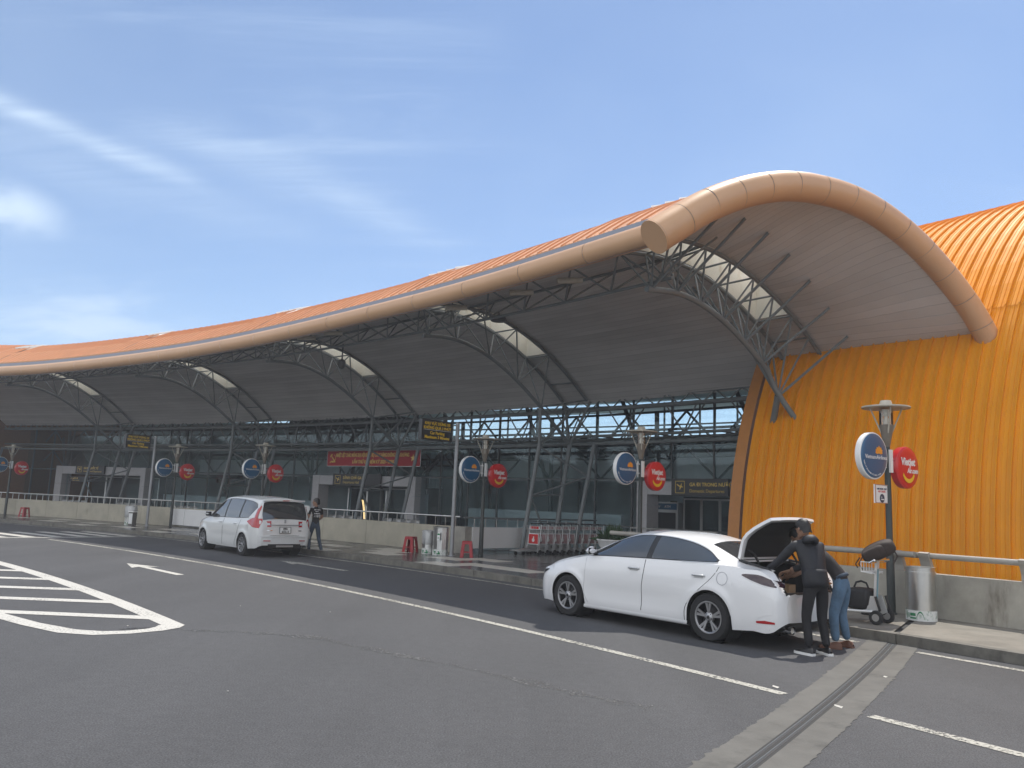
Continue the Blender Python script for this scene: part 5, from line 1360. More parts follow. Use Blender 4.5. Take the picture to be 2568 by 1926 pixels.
    def toppane(s, xa, xb, u0, u1, off=.005, n=10, m=14):
        # pane on the roof / screen rows between stations; u is the fraction of the half width
        mb = MB(); rows = []
        for i in range(n+1):
            x = lerp(xa, xb, i/n); sec = s.section(x)[18:]; r = []
            ymax = sec[0][0]
            for j in range(m+1):
                u = lerp(u0, u1, j/m); y = abs(u)*ymax*.985; k = 0
                while k < len(sec)-2 and sec[k+1][0] > y: k += 1
                (ya, za), (yb, zb_) = sec[k], sec[k+1]; t = (y-ya)/(yb-ya) if abs(yb-ya) > 1e-6 else 0
                r.append(Vector((x, math.copysign(y, u), lerp(za, zb_, t))))
            rows.append(r)
        # offset along normals
        out = []
        for i in range(n+1):
            r = []
            for j in range(m+1):
                a = rows[min(n, i+1)][j]-rows[max(0, i-1)][j]; b = rows[i][min(m, j+1)]-rows[i][max(0, j-1)]
                nn = a.cross(b).normalized(); nn = nn if nn.z > 0 else -nn
                if abs(nn.z) < .2 and nn.x*(1 if xa > 0 else -1) < 0: nn = -nn
                r.append(rows[i][j]+nn*off)
            out.append(r)
        return mb.grid(out)
def wheel(parent, loc, R, rim_r, w, spokes, sgn, dark=True):
    # axis along y; outer face towards sgn*y
    MY = Matrix(((1, 0, 0), (0, 0, -1), (0, 1, 0))) if sgn < 0 else Matrix(((1, 0, 0), (0, 0, 1), (0, -1, 0)))
    MY = Matrix(((1, 0, 0), (0, 0, sgn), (0, 1, 0)))
    e = bpy.data.objects.new('wheel', None)
    mb = MB(); mb.lathe([(rim_r, -w/2), (R-.03, -w/2), (R-.008, -w/2+.02), (R, -w/2+.05), (R, w/2-.05), (R-.008, w/2-.02), (R-.03, w/2), (rim_r+.012, w/2), (rim_r, w/2-.01)], 48, M=MY, caps=False)
    t = mb.build('wheel', M['tyre'], parent, 35); t.location = loc
    mb = MB(); mb.lathe([(rim_r*.30, w/2-.10), (rim_r-.03, w/2-.12), (rim_r-.012, w/2-.03), (rim_r, w/2-.01), (rim_r-.002, w/2+.003), (rim_r-.018, w/2), (rim_r-.03, w/2-.02)], 48, M=MY, caps=False); mb.lathe([(rim_r*.31, w/2-.10), (0, w/2-.10)], 32, M=MY, caps=False); mb.build('rim', M['rim_dk'], t, 35)
    mb = MB(); mb.lathe([(rim_r-.022, w/2-.004), (rim_r-.012, w/2+.004), (rim_r+.003, w/2+.004), (rim_r+.004, w/2)], 48, M=MY, caps=False)
    for k in range(spokes):
        for dd in ((-.16, .16) if dark else (-.13, .13)):
            a = 2*pi*k/spokes+.3; a2 = a+dd
            p0 = Vector((.055*cos(a+dd*.35), .055*sin(a+dd*.35), w/2-.012)); p1 = Vector((rim_r*.93*cos(a2), rim_r*.93*sin(a2), w/2-.004))
            dr = (p1-p0).normalized(); sd_ = Vector((-dr.y, dr.x, 0)); w0, w1 = .011, .019
            vs = [p0-sd_*w0, p0+sd_*w0, p1+sd_*w1, p1-sd_*w1]; vs += [v-Vector((0, 0, .022)) for v in vs]
            mb.add([MY @ v for v in vs], [(0, 1, 2, 3), (7, 6, 5, 4), (0, 4, 5, 1), (1, 5, 6, 2), (2, 6, 7, 3), (3, 7, 4, 0)])
    mb.lathe([(.0, w/2-.002), (.03, w/2-.002), (.034, w/2-.008), (.07, w/2-.02), (.075, w/2-.05)], 24, M=MY, caps=False); mb.build('spokes', M['rim'], t, 35)
    mb = MB()
    for k in range(5):
        a = 2*pi*k/5+.3+pi/5; mb.lathe([(.009, w/2-.022), (.009, w/2-.012), (0, w/2-.011)], 8, M=MY, c=MY @ Vector((.052*cos(a), .052*sin(a), 0)))
    mb.lathe([(.0, w/2+.001), (.022, w/2+.0005), (.024, w/2-.004)], 16, M=MY); mb.build('hub_cap', M['trim'], t, 35)
    return t

# ---------------------------------------------------------------- white saloon with its boot open
def crs(x, z):
    # concave flank between the arches, crease along the sill
    t = exp(-((x-.1)/1.0)**4)
    return -.020*t*exp(-((z-.47)/.15)**2)+.006*exp(-((z-.27)/.03)**2)*exp(-(x/1.1)**6)
MZ = Car(dict(x0=-2.38, x1=2.28, wheels=(1.3625, -1.3625), wz=.325, arch=.365, crease=crs, tabs=dict(
    zt=[(-2.38, .74), (-2.34, .81), (-2.22, .99), (-2.0, 1.05), (-1.72, 1.10), (-1.5, 1.20), (-1.2, 1.325), (-.9, 1.400), (-.5, 1.435), (-.1, 1.44), (.2, 1.41), (.5, 1.315), (.75, 1.20), (1.0, 1.075), (1.12, 1.025), (1.5, .955), (1.9, .83), (2.12, .735), (2.24, .635), (2.28, .57)],
    zs=[(-2.38, .68), (-2.3, .84), (-2.2, .955), (-1.9, 1.015), (-1.3, 1.03), (-.5, 1.015), (.5, .99), (1.0, .965), (1.4, .885), (1.8, .765), (2.1, .665), (2.28, .50)],
    W=[(-2.38, .60), (-2.35, .70), (-2.25, .80), (-2.05, .868), (-1.7, .893), (-1.2, .893), (0, .892), (1.0, .893), (1.5, .89), (1.8, .865), (2.05, .78), (2.2, .63), (2.26, .50), (2.28, .42)],
    yE=[(-2.38, .5), (-2.2, .66), (-1.8, .66), (-1.5, .60), (-1.0, .565), (-.3, .575), (.3, .585), (.8, .66), (1.1, .74), (1.4, .76), (1.9, .70), (2.2, .5), (2.28, .35)],
    cr=[(-2.38, .03), (-1.8, .03), (-1.4, .06), (-.8, .065), (.3, .07), (1.0, .06), (1.2, .05), (1.9, .05), (2.28, .03)],
    zb=[(-2.38, .36), (-2.3, .27), (-2.0, .235), (-1.0, .185), (1.0, .185), (1.9, .20), (2.2, .215), (2.28, .27)])))
HEAD = 2.274
saloon = thing('saloon_car', 'white saloon car with its boot lid open and two men loading it', 'car', (2.586, 12.92, 0), HEAD)
def mz_skip(x, y, z, j):
    return x < -1.66 and abs(y) < .60 and z > .70 and 11 <= j <= 45
MZ.body(saloon, M['carwhite'], mz_skip)
CW = M['carwhite']
zl = smoothtab([(-1.62, 1.08), (-1.45, 1.07), (-1.0, 1.055), (0, 1.03), (.6, 1.01), (1.05, .99)])
zu = smoothtab([(-1.46, 1.075), (-1.40, 1.105), (-1.25, 1.185), (-1.0, 1.27), (-.65, 1.33), (-.2, 1.352), (.1, 1.335), (.35, 1.275), (.6, 1.185), (.85, 1.075), (1.05, .995)])
for sgn in (1, -1):
    mb = MB(); MZ.pane(-1.45, 1.02, lambda x: zl(x)-.012, lambda x: zu(x)+.012, .003, 40, 8, sgn, mb); mb.build('window_surround', M['trim'], saloon, True)
    mb = MB(); MZ.ribbon_([(x, zu(x)+.016) for x in [1.03-i*2.50/50 for i in range(51)]], .011, .009, sgn, mb); MZ.ribbon_([(x, zl(x)-.014) for x in [-1.47+i*.6/12 for i in range(13)]], .011, .009, sgn, mb); mb.build('chrome_strip', M['alu'], saloon)
    mb = MB(); MZ.pane(-.22, .98, zl, zu, .007, 30, 8, sgn, mb); mb.build('front_window', M['carglass'], saloon, True)
    mb = MB(); MZ.pane(-1.42, -.32, zl, zu, .007, 30, 8, sgn, mb); mb.build('rear_window', M['carglass'], saloon, True)
    # doors: skins standing 4 mm proud over a dark gap
    def door(name, xf, xr, z0=.24):
        g = MB(); rows = []; d = MB(); rd = []
        for i in range(15):
            z = lerp(z0, 1.01, i/14); a, b = xf(z), xr(z); zt_ = z
            rows.append([tuple(MZ.side(lerp(a+.004, b-.004, k/16), min(zt_, zl(lerp(a, b, k/16))-.012), .0015)*1) for k in range(17)])
            rd.append([tuple(MZ.side(lerp(a-.003, b+.003, k/16), min(zt_, zl(lerp(a, b, k/16))-.012), .0055)) for k in range(17)])
        if sgn < 0:
            rows = [[(p[0], -p[1], p[2]) for p in r] for r in rows]; rd = [[(p[0], -p[1], p[2]) for p in r] for r in rd]
        o = d.grid(rd, flip=sgn < 0).build(name, CW, saloon, True); g.grid(rows, flip=sgn < 0).build('panel_gap', M['seam'], o)
        return o
    fd = door('front_door', lambda z: 1.00-.02*sstep(.3, .9, z)-.10*(1-sstep(.2, .45, z)), lambda z: -.17-.05*sstep(.5, .95, z)+.02*(1-sstep(.2, .4, z)))
    def rr(z): return max(-.96-.56*sstep(.35, 1.06, z), -9)
    rd_ = door('rear_door', lambda z: -.176-.05*sstep(.5, .95, z)+.02*(1-sstep(.2, .4, z)), rr)
    for o, x in ((fd, -.03), (rd_, -1.20)):
        q = MZ.side(x, .87, .012); mb = MB(); mb.tube([(q.x-.10, (q.y+.0)*sgn, q.z), (q.x-.09, (q.y+.022)*sgn, q.z+.003), (q.x+.09, (q.y+.022)*sgn, q.z+.003), (q.x+.10, q.y*sgn, q.z)], .013, 8); mb.build('handle', M['alu'], o, 40)
        mb = MB(); mb.box((q.x, (q.y-.004)*sgn, q.z-.02), (.15, .012, .03)); mb.build('handle_cup', M['alu'], o)
    # fuel flap, arch lips, sill, lamps
    mb = MB(); MZ.ribbon_([(-1.58+.085*cos(a), (.86+.085*sin(a))) for a in [2*pi*i/28 for i in range(29)]], .005, .0035, sgn, mb); mb.build('fuel_flap', M['gutter'], saloon)
    mb = MB(); mb.grid([[tuple(Vector((1, sgn, 1))*MZ.side(x, .235, .004)) for x in [1.0-i*2.0/20 for i in range(21)]], [tuple(Vector((1, sgn, 1))*MZ.side(x, .19, .02)) for x in [1.0-i*2.0/20 for i in range(21)]], [(x, sgn*.80, .165) for x in [1.0-i*2.0/20 for i in range(21)]]]); mb.build('sill', CW, saloon, True)
    tl = MB(); MZ.pane(-2.33, -1.88, smoothtab([(-2.33, .80), (-2.15, .84), (-1.95, .905), (-1.88, .932)]), smoothtab([(-2.33, .86), (-2.15, .945), (-1.95, .955), (-1.88, .944)]), .007, 20, 5, sgn, tl); tl.build('tail_light', M['lens_dk'], saloon, True)
    hl = MB(); MZ.pane(1.86, 2.20, smoothtab([(1.86, .695), (2.05, .60), (2.2, .50)]), smoothtab([(1.86, .71), (2.05, .672), (2.2, .578)]), .006, 12, 4, sgn, hl); hl.build('headlight', M['trim'], saloon, True)
    hl = MB(); MZ.pane(2.0, 2.17, smoothtab([(2.0, .635), (2.17, .535)]), smoothtab([(2.0, .672), (2.17, .578)]), .010, 8, 3, sgn, hl); hl.build('headlight_lens', M['lens_w'], saloon, True)
    rf = MB(); MZ.pane(-2.30, -2.08, lambda x: .345, lambda x: .385-.03*abs(x+2.19)/.11*.5, .006, 10, 3, sgn, rf); rf.build('reflector', M['lens_red'], saloon, True)
    cr_ = MB(); MZ.ribbon_([(-2.06+.0, .36), (-2.10, .42), (-2.18, .455), (-2.28, .47)], .018, .006, sgn, cr_); cr_.build('bumper_crease', CW, saloon, True)
    # mirror
    mb = MB(); q = MZ.side(.80, 1.045, 0)
    rows = []
    for i in range(7):
        t = i/6; r_ = .072*sin(pi*(t*.85+.15))**.6; rows.append([(q.x+.10*cos(a)*.55+.05-.02*t, sgn*(q.y+.06+.17*t), q.z+.02+r_*sin(a)) for a in [2*pi*k/14 for k in range(15)]])
    mb.grid(rows); mb.f.append(tuple(range(len(mb.v)-15, len(mb.v)-1))); mb.m.append(0); mi = mb.build('mirror', CW, saloon, 40)
    mb = MB(); mb.box((q.x+.005, sgn*(q.y+.155), q.z+.02), (.02, .15, .10)); mb.box((q.x+.06, sgn*(q.y+.03), q.z-.005), (.07, .09, .03)); mb.build('mirror_glass', M['trim'], mi)
    for wx in (1.3625, -1.3625):
        lip = MB(); MZ.ribbon_([(wx+.372*cos(a), .325+.372*sin(a)) for a in [pi*(.06+.88*i/24) for i in range(25)]], .016, .004, sgn, lip); lip.build('arch_lip', CW, saloon, True)
        w_ = wheel(saloon, (wx, sgn*.785, .325), .325, .214, .205, 5, sgn)
        well = MB(); well.lathe([(.06, -sgn*.16), (.368, -sgn*.16), (.368, sgn*.13)], 28, caps=False, M=Matrix(((1, 0, 0), (0, 0, 1), (0, 1, 0))), c=(wx, sgn*.72, .33)); well.build('wheel_arch', M['under'], saloon)
mb = MZ.toppane(.30, 1.04, -.93, .93, .005, 12, 14); mb.build('windscreen', M['carglass'], saloon, True)
mb = MZ.toppane(-1.18, -1.63, -.90, .90, .005, 12, 14); mb.build('rear_screen', M['carglass'], saloon, True)
mb = MB(); mb.box((0, 0, .21), (3.6, 1.50, .06)); mb.box((1.3, 0, .42), (1.7, 1.2, .3)); mb.box((-1.3, 0, .40), (1.6, 1.16, .26)); mb.build('underbody', M['under'], saloon)
# dark lower valance, tailpipes
mb = MB(); rows = []
for i in range(13):
    y = lerp(-.78, .78, i/12); x = -2.335+.13*(abs(y)/.78)**3; rows.append([(x-.012, y, .355-.02*(abs(y) > .5)), (x-.03, y, .27), (x+.05, y, .215)])
mb.grid(rows); mb.build('rear_valance', M['trim'], saloon, True)
for sgn in (1, -1):
    mb = MB(); mb.tube([(-2.20, sgn*.50, .265), (-2.40, sgn*.50, .265)], [.05, .052], 16, caps=False); mb.tube([(-2.39, sgn*.50, .265), (-2.25, sgn*.50, .265)], .04, 14); mb.build('tailpipe', M['chrome'], saloon, 40)
mb = MB(); mb.box((-2.392, 0, .52), (.012, .50, .12)); pl_ = mb.build('number_plate', M['plate'], saloon)
# rear fascia under the boot opening
mb = MB(); rows = []
for i in range(17):
    y = lerp(-.72, .72, i/16); e = .09*(abs(y)/.66)**2.2
    rows.append([(-2.20+e, y, .70), (-2.37+e, y, .715), (-2.405+e, y, .66), (-2.40+e, y, .45), (-2.385+e, y, .35)])
mb.grid(rows); mb.build('rear_bumper', CW, saloon, 40)
# boot tub
mb = MB(); B = lambda x, y, z: (x, y, z)
for a in ([(-2.34, -.56, .62), (-2.34, .56, .62), (-1.30, .56, .60), (-1.30, -.56, .60)], [(-1.30, -.6, .58), (-1.30, .6, .58), (-1.45, .6, 1.08), (-1.45, -.6, 1.08)],
          [(-2.34, .58, .60), (-1.30, .58, .60), (-1.45, .605, 1.06), (-1.66, .605, 1.045), (-2.15, .605, .985), (-2.34, .59, .72)], [(-2.34, -.58, .60), (-1.30, -.58, .60), (-1.45, -.605, 1.06), (-1.66, -.605, 1.045), (-2.15, -.605, .985), (-2.34, -.59, .72)],
          [(-2.34, -.56, .60), (-2.34, .56, .60), (-2.34, .56, .712), (-2.34, -.56, .712)]):
    mb.add(a, [tuple(range(len(a)))])
mb.build('boot_lining', M['under'], saloon)
mb = MB(); mb.box((-1.66, 0, 1.095), (.10, 1.16, .022)); mb.build('boot_scuttle', CW, saloon)
sp = [(-1.66, .59, 1.105), (-1.9, .605, 1.068), (-2.12, .612, 1.025), (-2.24, .60, .93), (-2.315, .585, .78), (-2.345, .55, .725), (-2.375, .30, .722), (-2.385, 0, .722)]
mb = MB(); mb.tube(sp+[(x, -y, z) for x, y, z in sp[-2::-1]], .017, 8); mb.build('boot_seal', M['trim'], saloon, 40)
# boot lid: standing deck panel plus the tail section
lid = bpy.data.objects.new('boot_lid', None)
prof = [(-1.66, 1.12), (-1.695, 1.21), (-1.725, 1.30), (-1.755, 1.385), (-1.81, 1.455), (-1.90, 1.53), (-2.02, 1.605), (-2.13, 1.665)]
def lidrow(k, off):
    x, z = prof[k]; a = prof[max(0, k-1)]; b = prof[min(len(prof)-1, k+1)]; dx, dz = b[0]-a[0], b[1]-a[1]; L = hypot(dx, dz); nx, nz = dz/L*off, -dx/L*off
    hw = [.58, .605, .62, .625, .62, .60, .575, .55][k]; r = []
    for j in range(15):
        u = lerp(-1, 1, j/14); bow = .05*(1-u*u) if k > 4 else .02*(1-u*u)
        r.append((x+nx-(bow if k > 4 else -bow*.2), u*hw, z+nz+(bow*.4 if k > 4 else 0)))
    return r
mb = MB(); o_ = [lidrow(k, .035) for k in range(8)]; i_ = [lidrow(k, -.005) for k in range(8)]
mb.grid(o_); mb.grid(i_, flip=True)
for j in (0, 14): mb.grid([[r[j] for r in o_], [r[j] for r in i_]])
mb.grid([o_[0], i_[0]]); mb.grid([o_[-1], i_[-1]])
lid = mb.build('boot_lid', CW, saloon, 40)
mb = MB(); rows = []
for k in range(8):
    r = lidrow(k, -.016); rows.append([Vector(r[j])*1 for j in range(15)])
for r in rows:
    for j, p in enumerate(r): p.y *= .89
rows[0] = [p.lerp(q, .35) for p, q in zip(rows[0], rows[1])]; rows[-1] = [p.lerp(q, .35) for p, q in zip(rows[-1], rows[-2])]
mb.grid(rows); mb.build('lid_lining', M['under'], lid, 40)
for sgn in (1, -1):
    mb = MB(); mb.tube([(-1.69, sgn*.47, 1.25), (-1.82, sgn*.48, 1.20), (-1.90, sgn*.49, 1.08), (-1.84, sgn*.5, .92), (-1.6, sgn*.52, .84)], .018, 8); mb.build('hinge_arm', M['under'], lid, 40)
mb = MB(); mb.tube([(-1.55, .0, .655), (-1.55, .01, .655)], .01, 4); 
cb_ = thing('carton', 'small open brown carton lying in the boot of the white saloon', 'carton', Matrix.Translation(saloon.location) @ Matrix.Rotation(HEAD, 4, 'Z') @ Vector((-1.98, .12, .625)), HEAD+.2)
mb = MB()
for c, sz in (((0, 0, .012), (.34, .26, .02)), ((0, .13, .09), (.34, .012, .18)), ((0, -.13, .09), (.34, .012, .18)), ((.17, 0, .09), (.012, .26, .18)), ((-.17, 0, .09), (.012, .26, .18))): mb.box(c, sz)
mb.build('tray', mat('cardboard', (.30, .19, .10), .85), cb_)

# ---------------------------------------------------------------- silver-white people carrier
def crs2(x, z): return .010*exp(-((z-.86)/.035)**2)*exp(-((x-.1)/1.7)**6)-.014*exp(-((z-.52)/.14)**2)*exp(-(x/1.0)**4)
ER = Car(dict(x0=-2.235, x1=2.16, wheels=(1.37, -1.37), wz=.31, arch=.345, crease=crs2, tabs=dict(
    zt=[(-2.235, .62), (-2.215, .86), (-2.18, 1.05), (-2.12, 1.32), (-2.06, 1.54), (-1.98, 1.60), (-1.6, 1.655), (-.9, 1.69), (-.2, 1.69), (.25, 1.645), (.6, 1.50), (1.0, 1.235), (1.2, 1.09), (1.35, 1.04), (1.7, .97), (1.95, .88), (2.1, .75), (2.16, .64)],
    zs=[(-2.235, .58), (-2.2, .80), (-2.12, 1.0), (-1.9, 1.04), (-1.3, 1.02), (0, .985), (1.0, .955), (1.5, .90), (1.9, .78), (2.16, .56)],
    W=[(-2.235, .70), (-2.2, .77), (-2.1, .825), (-1.8, .860), (-1.0, .866), (0, .866), (1.2, .866), (1.6, .85), (1.9, .77), (2.08, .62), (2.16, .45)],
    yE=[(-2.235, .60), (-2.15, .70), (-2.05, .63), (-1.6, .62), (0, .625), (.5, .64), (1.0, .68), (1.3, .73), (1.9, .62), (2.16, .38)],
    cr=[(-2.235, .03), (-2.1, .05), (-1.8, .07), (.3, .07), (1.2, .05), (2.16, .04)],
    zb=[(-2.235, .33), (-2.15, .27), (-1.9, .235), (-1, .20), (1, .20), (1.9, .22), (2.16, .28)])))
carrier = thing('people_carrier', 'pearl white people carrier parked beyond the saloon with a standing man at its side door', 'car', (-7.768, 24.892, 0), 2.316)
CS = M['carsilver']
ER.body(carrier, CS)
el = smoothtab([(-2.0, 1.10), (-1.2, 1.055), (0, 1.03), (1.2, 1.0)])
eu = smoothtab([(-2.0, 1.14), (-1.85, 1.40), (-1.6, 1.50), (-1.2, 1.545), (-.5, 1.575), (0, 1.565), (.3, 1.52), (.6, 1.40), (.95, 1.18), (1.2, 1.005)])
for sgn in (1, -1):
    mb = MB(); ER.pane(-1.98, 1.18, lambda x: el(x)-.012, lambda x: eu(x)+.012, .003, 40, 8, sgn, mb); mb.build('window_surround', M['trim'], carrier, True)
    for nm, a, b in (('front_window', .02, 1.13), ('rear_window', -.95, -.06), ('quarter_window', -1.86, -1.04)):
        mb = MB(); ER.pane(a, b, el, eu, .007, 24, 8, sgn, mb); mb.build(nm, M['carglass'], carrier, True)
    # painted D pillar that carries the lamp
    mb = MB(); ER.pane(-2.03, -1.60, lambda x: el(x)-.03, smoothtab([(-2.03, 1.50), (-1.92, 1.38), (-1.75, 1.19), (-1.60, 1.055)]), .010, 14, 6, sgn, mb); mb.build('rear_pillar', CS, carrier, True)
    mb = MB(); ER.pane(-2.19, -1.60, smoothtab([(-2.19, .80), (-1.95, .83), (-1.60, .955)]), smoothtab([(-2.19, 1.06), (-1.95, 1.08), (-1.60, .985)]), .012, 14, 6, sgn, mb); tl = mb.build('tail_light', M['lens_red'], carrier, True)
    mb = MB(); ER.pane(-2.10, -1.95, lambda x: 1.05, lambda x: 1.42 if x < -2.04 else 1.34, .014, 6, 8, sgn, mb); mb.build('tail_light_upper', M['lens_red'], carrier, True)
    for (xf, xr, nm) in ((1.08, -.01, 'front_door'), (-.03, -1.02, 'rear_door')):
        rd = []; rg = []
        for i in range(13):
            z = lerp(.25, 1.0, i/12); a = xf-.04*(1-sstep(.25, .5, z)); b = xr if nm == 'front_door' else xr-.12*sstep(.6, 1.0, z)+.16*(1-sstep(.3, .68, z))
            rd.append([tuple(Vector((1, sgn, 1))*ER.side(lerp(a-.004, b+.004, k/12), z, .005)) for k in range(13)]); rg.append([tuple(Vector((1, sgn, 1))*ER.side(lerp(a+.006, b-.006, k/12), z, .0015)) for k in range(13)])
        o = MB().grid(rd, flip=sgn < 0).build(nm, CS, carrier, True); MB().grid(rg, flip=sgn < 0).build('panel_gap', M['seam'], o)
        x = xr+.16; q = ER.side(x, .885, .012); mb = MB(); mb.tube([(q.x-.09, q.y*sgn, q.z), (q.x-.08, (q.y+.02)*sgn, q.z), (q.x+.08, (q.y+.02)*sgn, q.z), (q.x+.09, q.y*sgn, q.z)], .013, 8); mb.build('handle', CS, o, 40)
    q = ER.side(-1.62, .80, .004); mb = MB(); mb.box((q.x, q.y*sgn, q.z), (.15, .008, .16)); mb.build('fuel_flap', CS, carrier)
    mb = MB(); mb.box((1.52, sgn*(ER.side(1.52, .72).y+.003), .72), (.05, .008, .03)); mb.build('side_repeater', M['lens_w'], carrier)
    mb = MB(); q = ER.side(.92, 1.07, 0); rows = []
    for i in range(7):
        t = i/6; r_ = .085*sin(pi*(t*.85+.15))**.6; rows.append([(q.x+.06*cos(a)+.03-.02*t, sgn*(q.y+.05+.19*t), q.z+.02+r_*sin(a)) for a in [2*pi*k/14 for k in range(15)]])
    mb.grid(rows); mb.f.append(tuple(range(len(mb.v)-15, len(mb.v)-1))); mb.m.append(0); mi = mb.build('mirror', CS, carrier, 40)
    mb = MB(); mb.box((q.x-.03, sgn*(q.y+.15), q.z+.02), (.02, .16, .12)); mb.build('mirror_glass', M['trim'], mi)
    for wx in (1.37, -1.37):
        wheel(carrier, (wx, sgn*.765, .31), .31, .205, .19, 8, sgn, False)
        well = MB(); well.lathe([(.06, -sgn*.16), (.348, -sgn*.16), (.348, sgn*.13)], 28, caps=False, M=Matrix(((1, 0, 0), (0, 0, 1), (0, 1, 0))), c=(wx, sgn*.70, .315)); well.build('wheel_arch', M['under'], carrier)
mb = ER.toppane(.32, 1.22, -.93, .93, .005, 12, 14); mb.build('windscreen', M['carglass'], carrier, True)
mb = ER.toppane(-2.055, -2.178, -.985, .985, .008, 12, 14); mb.build('rear_screen', M['carglass'], carrier, True)
mb = MB(); mb.box((0, 0, .22), (3.5, 1.45, .06)); mb.box((1.3, 0, .45), (1.5, 1.2, .3)); mb.box((-1.3, 0, .42), (1.5, 1.2, .3)); mb.build('underbody', M['under'], carrier)
def rearx(z, y): return interp([(.3, -2.23), (.6, -2.248), (.86, -2.228), (1.05, -2.195), (1.32, -2.135), (1.55, -2.07)], z)+.10*(abs(y)/.8)**3
def rearstrip(name, y0, y1, z0, z1, m_, th=.012, n=14, par=None, zf=None):
    mb = MB(); f0 = []; f1 = []; 
    rows = [[], [], [], []]
    for i in range(n+1):
        y = lerp(y0, y1, i/n); dz = zf(y) if zf else 0
        rows[0].append((rearx(z0, y)+.02, y, z0+dz)); rows[1].append((rearx(z0, y)-th, y, z0+dz)); rows[2].append((rearx(z1, y)-th, y, z1+dz)); rows[3].append((rearx(z1, y)+.02, y, z1+dz))
    mb.grid(rows); return mb.build(name, M[m_] if isinstance(m_, str) else m_, par or carrier, 40)
rearstrip('rear_spoiler', -.62, .62, 1.555, 1.60, CS, .10)
rearstrip('stop_light', -.10, .10, 1.565, 1.585, 'lens_red', .105)
rearstrip('chrome_strip', -.55, .55, .885, .905, 'alu_d', .016)
for sgn in (1, -1):
    rearstrip('tail_light_inner', sgn*.42, sgn*.80, .84, 1.0, 'lens_red', .016)
    rearstrip('reversing_light', sgn*.46, sgn*.62, .89, .945, 'lens_w', .020)
    rearstrip('reflector', sgn*.44, sgn*.64, .445, .47, 'lens_red', .062)
    rearstrip('bumper_corner', sgn*.40, sgn*.72, .42, .50, CS, .058)
rearstrip('rear_bumper', -.74, .74, .34, .56, CS, .045)
rearstrip('bumper_step', -.74, .74, .56, .585, CS, .055)
rearstrip('rear_valance', -.50, .50, .26, .37, 'trim', .052)
rearstrip('valance_insert', -.26, .26, .285, .335, 'alu', .060)
mb = MB()
for sgn in (1, -1):
    for z0, z1 in ((.60, .86), (.93, 1.03)):
        mb.tube([(rearx(z, .70)-.002, sgn*.70, z) for z in (z0, (z0+z1)/2, z1)], .004, 4)
mb.tube([(rearx(.60, y)-.003, y, .60) for y in [-.70+i*.1 for i in range(15)]], .004, 4)
mb.build('tailgate_gap', M['seam'], carrier)
np_ = rearstrip('number_plate', -.17, .17, .67, .84, 'plate', .018)
pf = MB()
for a, b in (((-.17, .67), (.17, .67)), ((-.17, .84), (.17, .84)), ((-.17, .67), (-.17, .84)), ((.17, .67), (.17, .84))):
    pf.bar((rearx(a[1], 0)-.020, a[0], a[1]), (rearx(b[1], 0)-.020, b[0], b[1]), .01, .01)
pf.build('plate_frame', M['trim'], np_)
RBK = (pi/2, 0, -pi/2)                                    # text facing local -x, read from behind
text_on('49A', .085, M['trim'], np_, (rearx(.76, 0)-.022, .0, .762), RBK, align='CENTER', bold=.002)
text_on('673.13', .080, M['trim'], np_, (rearx(.69, 0)-.022, .0, .685), RBK, align='CENTER', bold=.002)
text_on('S', .12, M['alu_d'], carrier, (rearx(1.0, 0)-.014, .0, .955), RBK, name='emblem', align='CENTER', bold=.006)
rearstrip('badge', .38, .55, .735, .755, 'chrome', .014); rearstrip('badge', -.56, -.42, .725, .745, 'chrome', .014)
mb = MB(); mb.tube([(rearx(1.1, 0)-.014, -.05, 1.10), (rearx(1.11, 0)-.03, .3, 1.115), (rearx(1.12, 0)-.02, .36, 1.125)], .008, 6); mb.build('wiper', M['trim'], carrier, 40)
# open right rear side door seen past the tailgate
mb = MB(); rows = []
for i in range(9):
    t = i/8; rows.append([(-.55-.18*t-.35, -.90-.55*t, .45), (-.55-.18*t-.35, -.92-.55*t, 1.02), (-.60-.18*t-.33, -.80-.53*t, 1.50-.06*t)])
mb.grid(rows); dr = mb.build('open_door', CS, carrier, 40); dr.modifiers.new('thickness', 'SOLIDIFY').thickness = .04

# ================================================================== PEOPLE  (x right, y facing, z up)
M['skin'] = mat('skin', (.33, .185, .12), .55)
M['hair'] = mat('black_hair', (.010, .009, .009), .45, bump=.6, bscale=60)
M['jacket'] = mat('black_jacket', (.007, .008, .012), .6, var=.3, vscale=6, bump=.5, bscale=16)
M['shirt'] = mat('dark_shirt', (.022, .019, .020), .85, var=.3, vscale=6, bump=.4, bscale=18)
M['trousers'] = mat('black_trousers', (.008, .008, .010), .8, var=.2, vscale=6, bump=.4, bscale=14)
M['jeans'] = mat('blue_jeans', (.085, .15, .23), .85, var=.25, vscale=7, bump=.45, bscale=16)
M['jeans_dk'] = mat('dark_jeans', (.045, .065, .095), .85, var=.3, vscale=7, bump=.4, bscale=16)
M['sandal'] = mat('brown_leather', (.14, .06, .035), .6)
M['sole'] = mat('white_sole', (.75, .75, .73), .6)
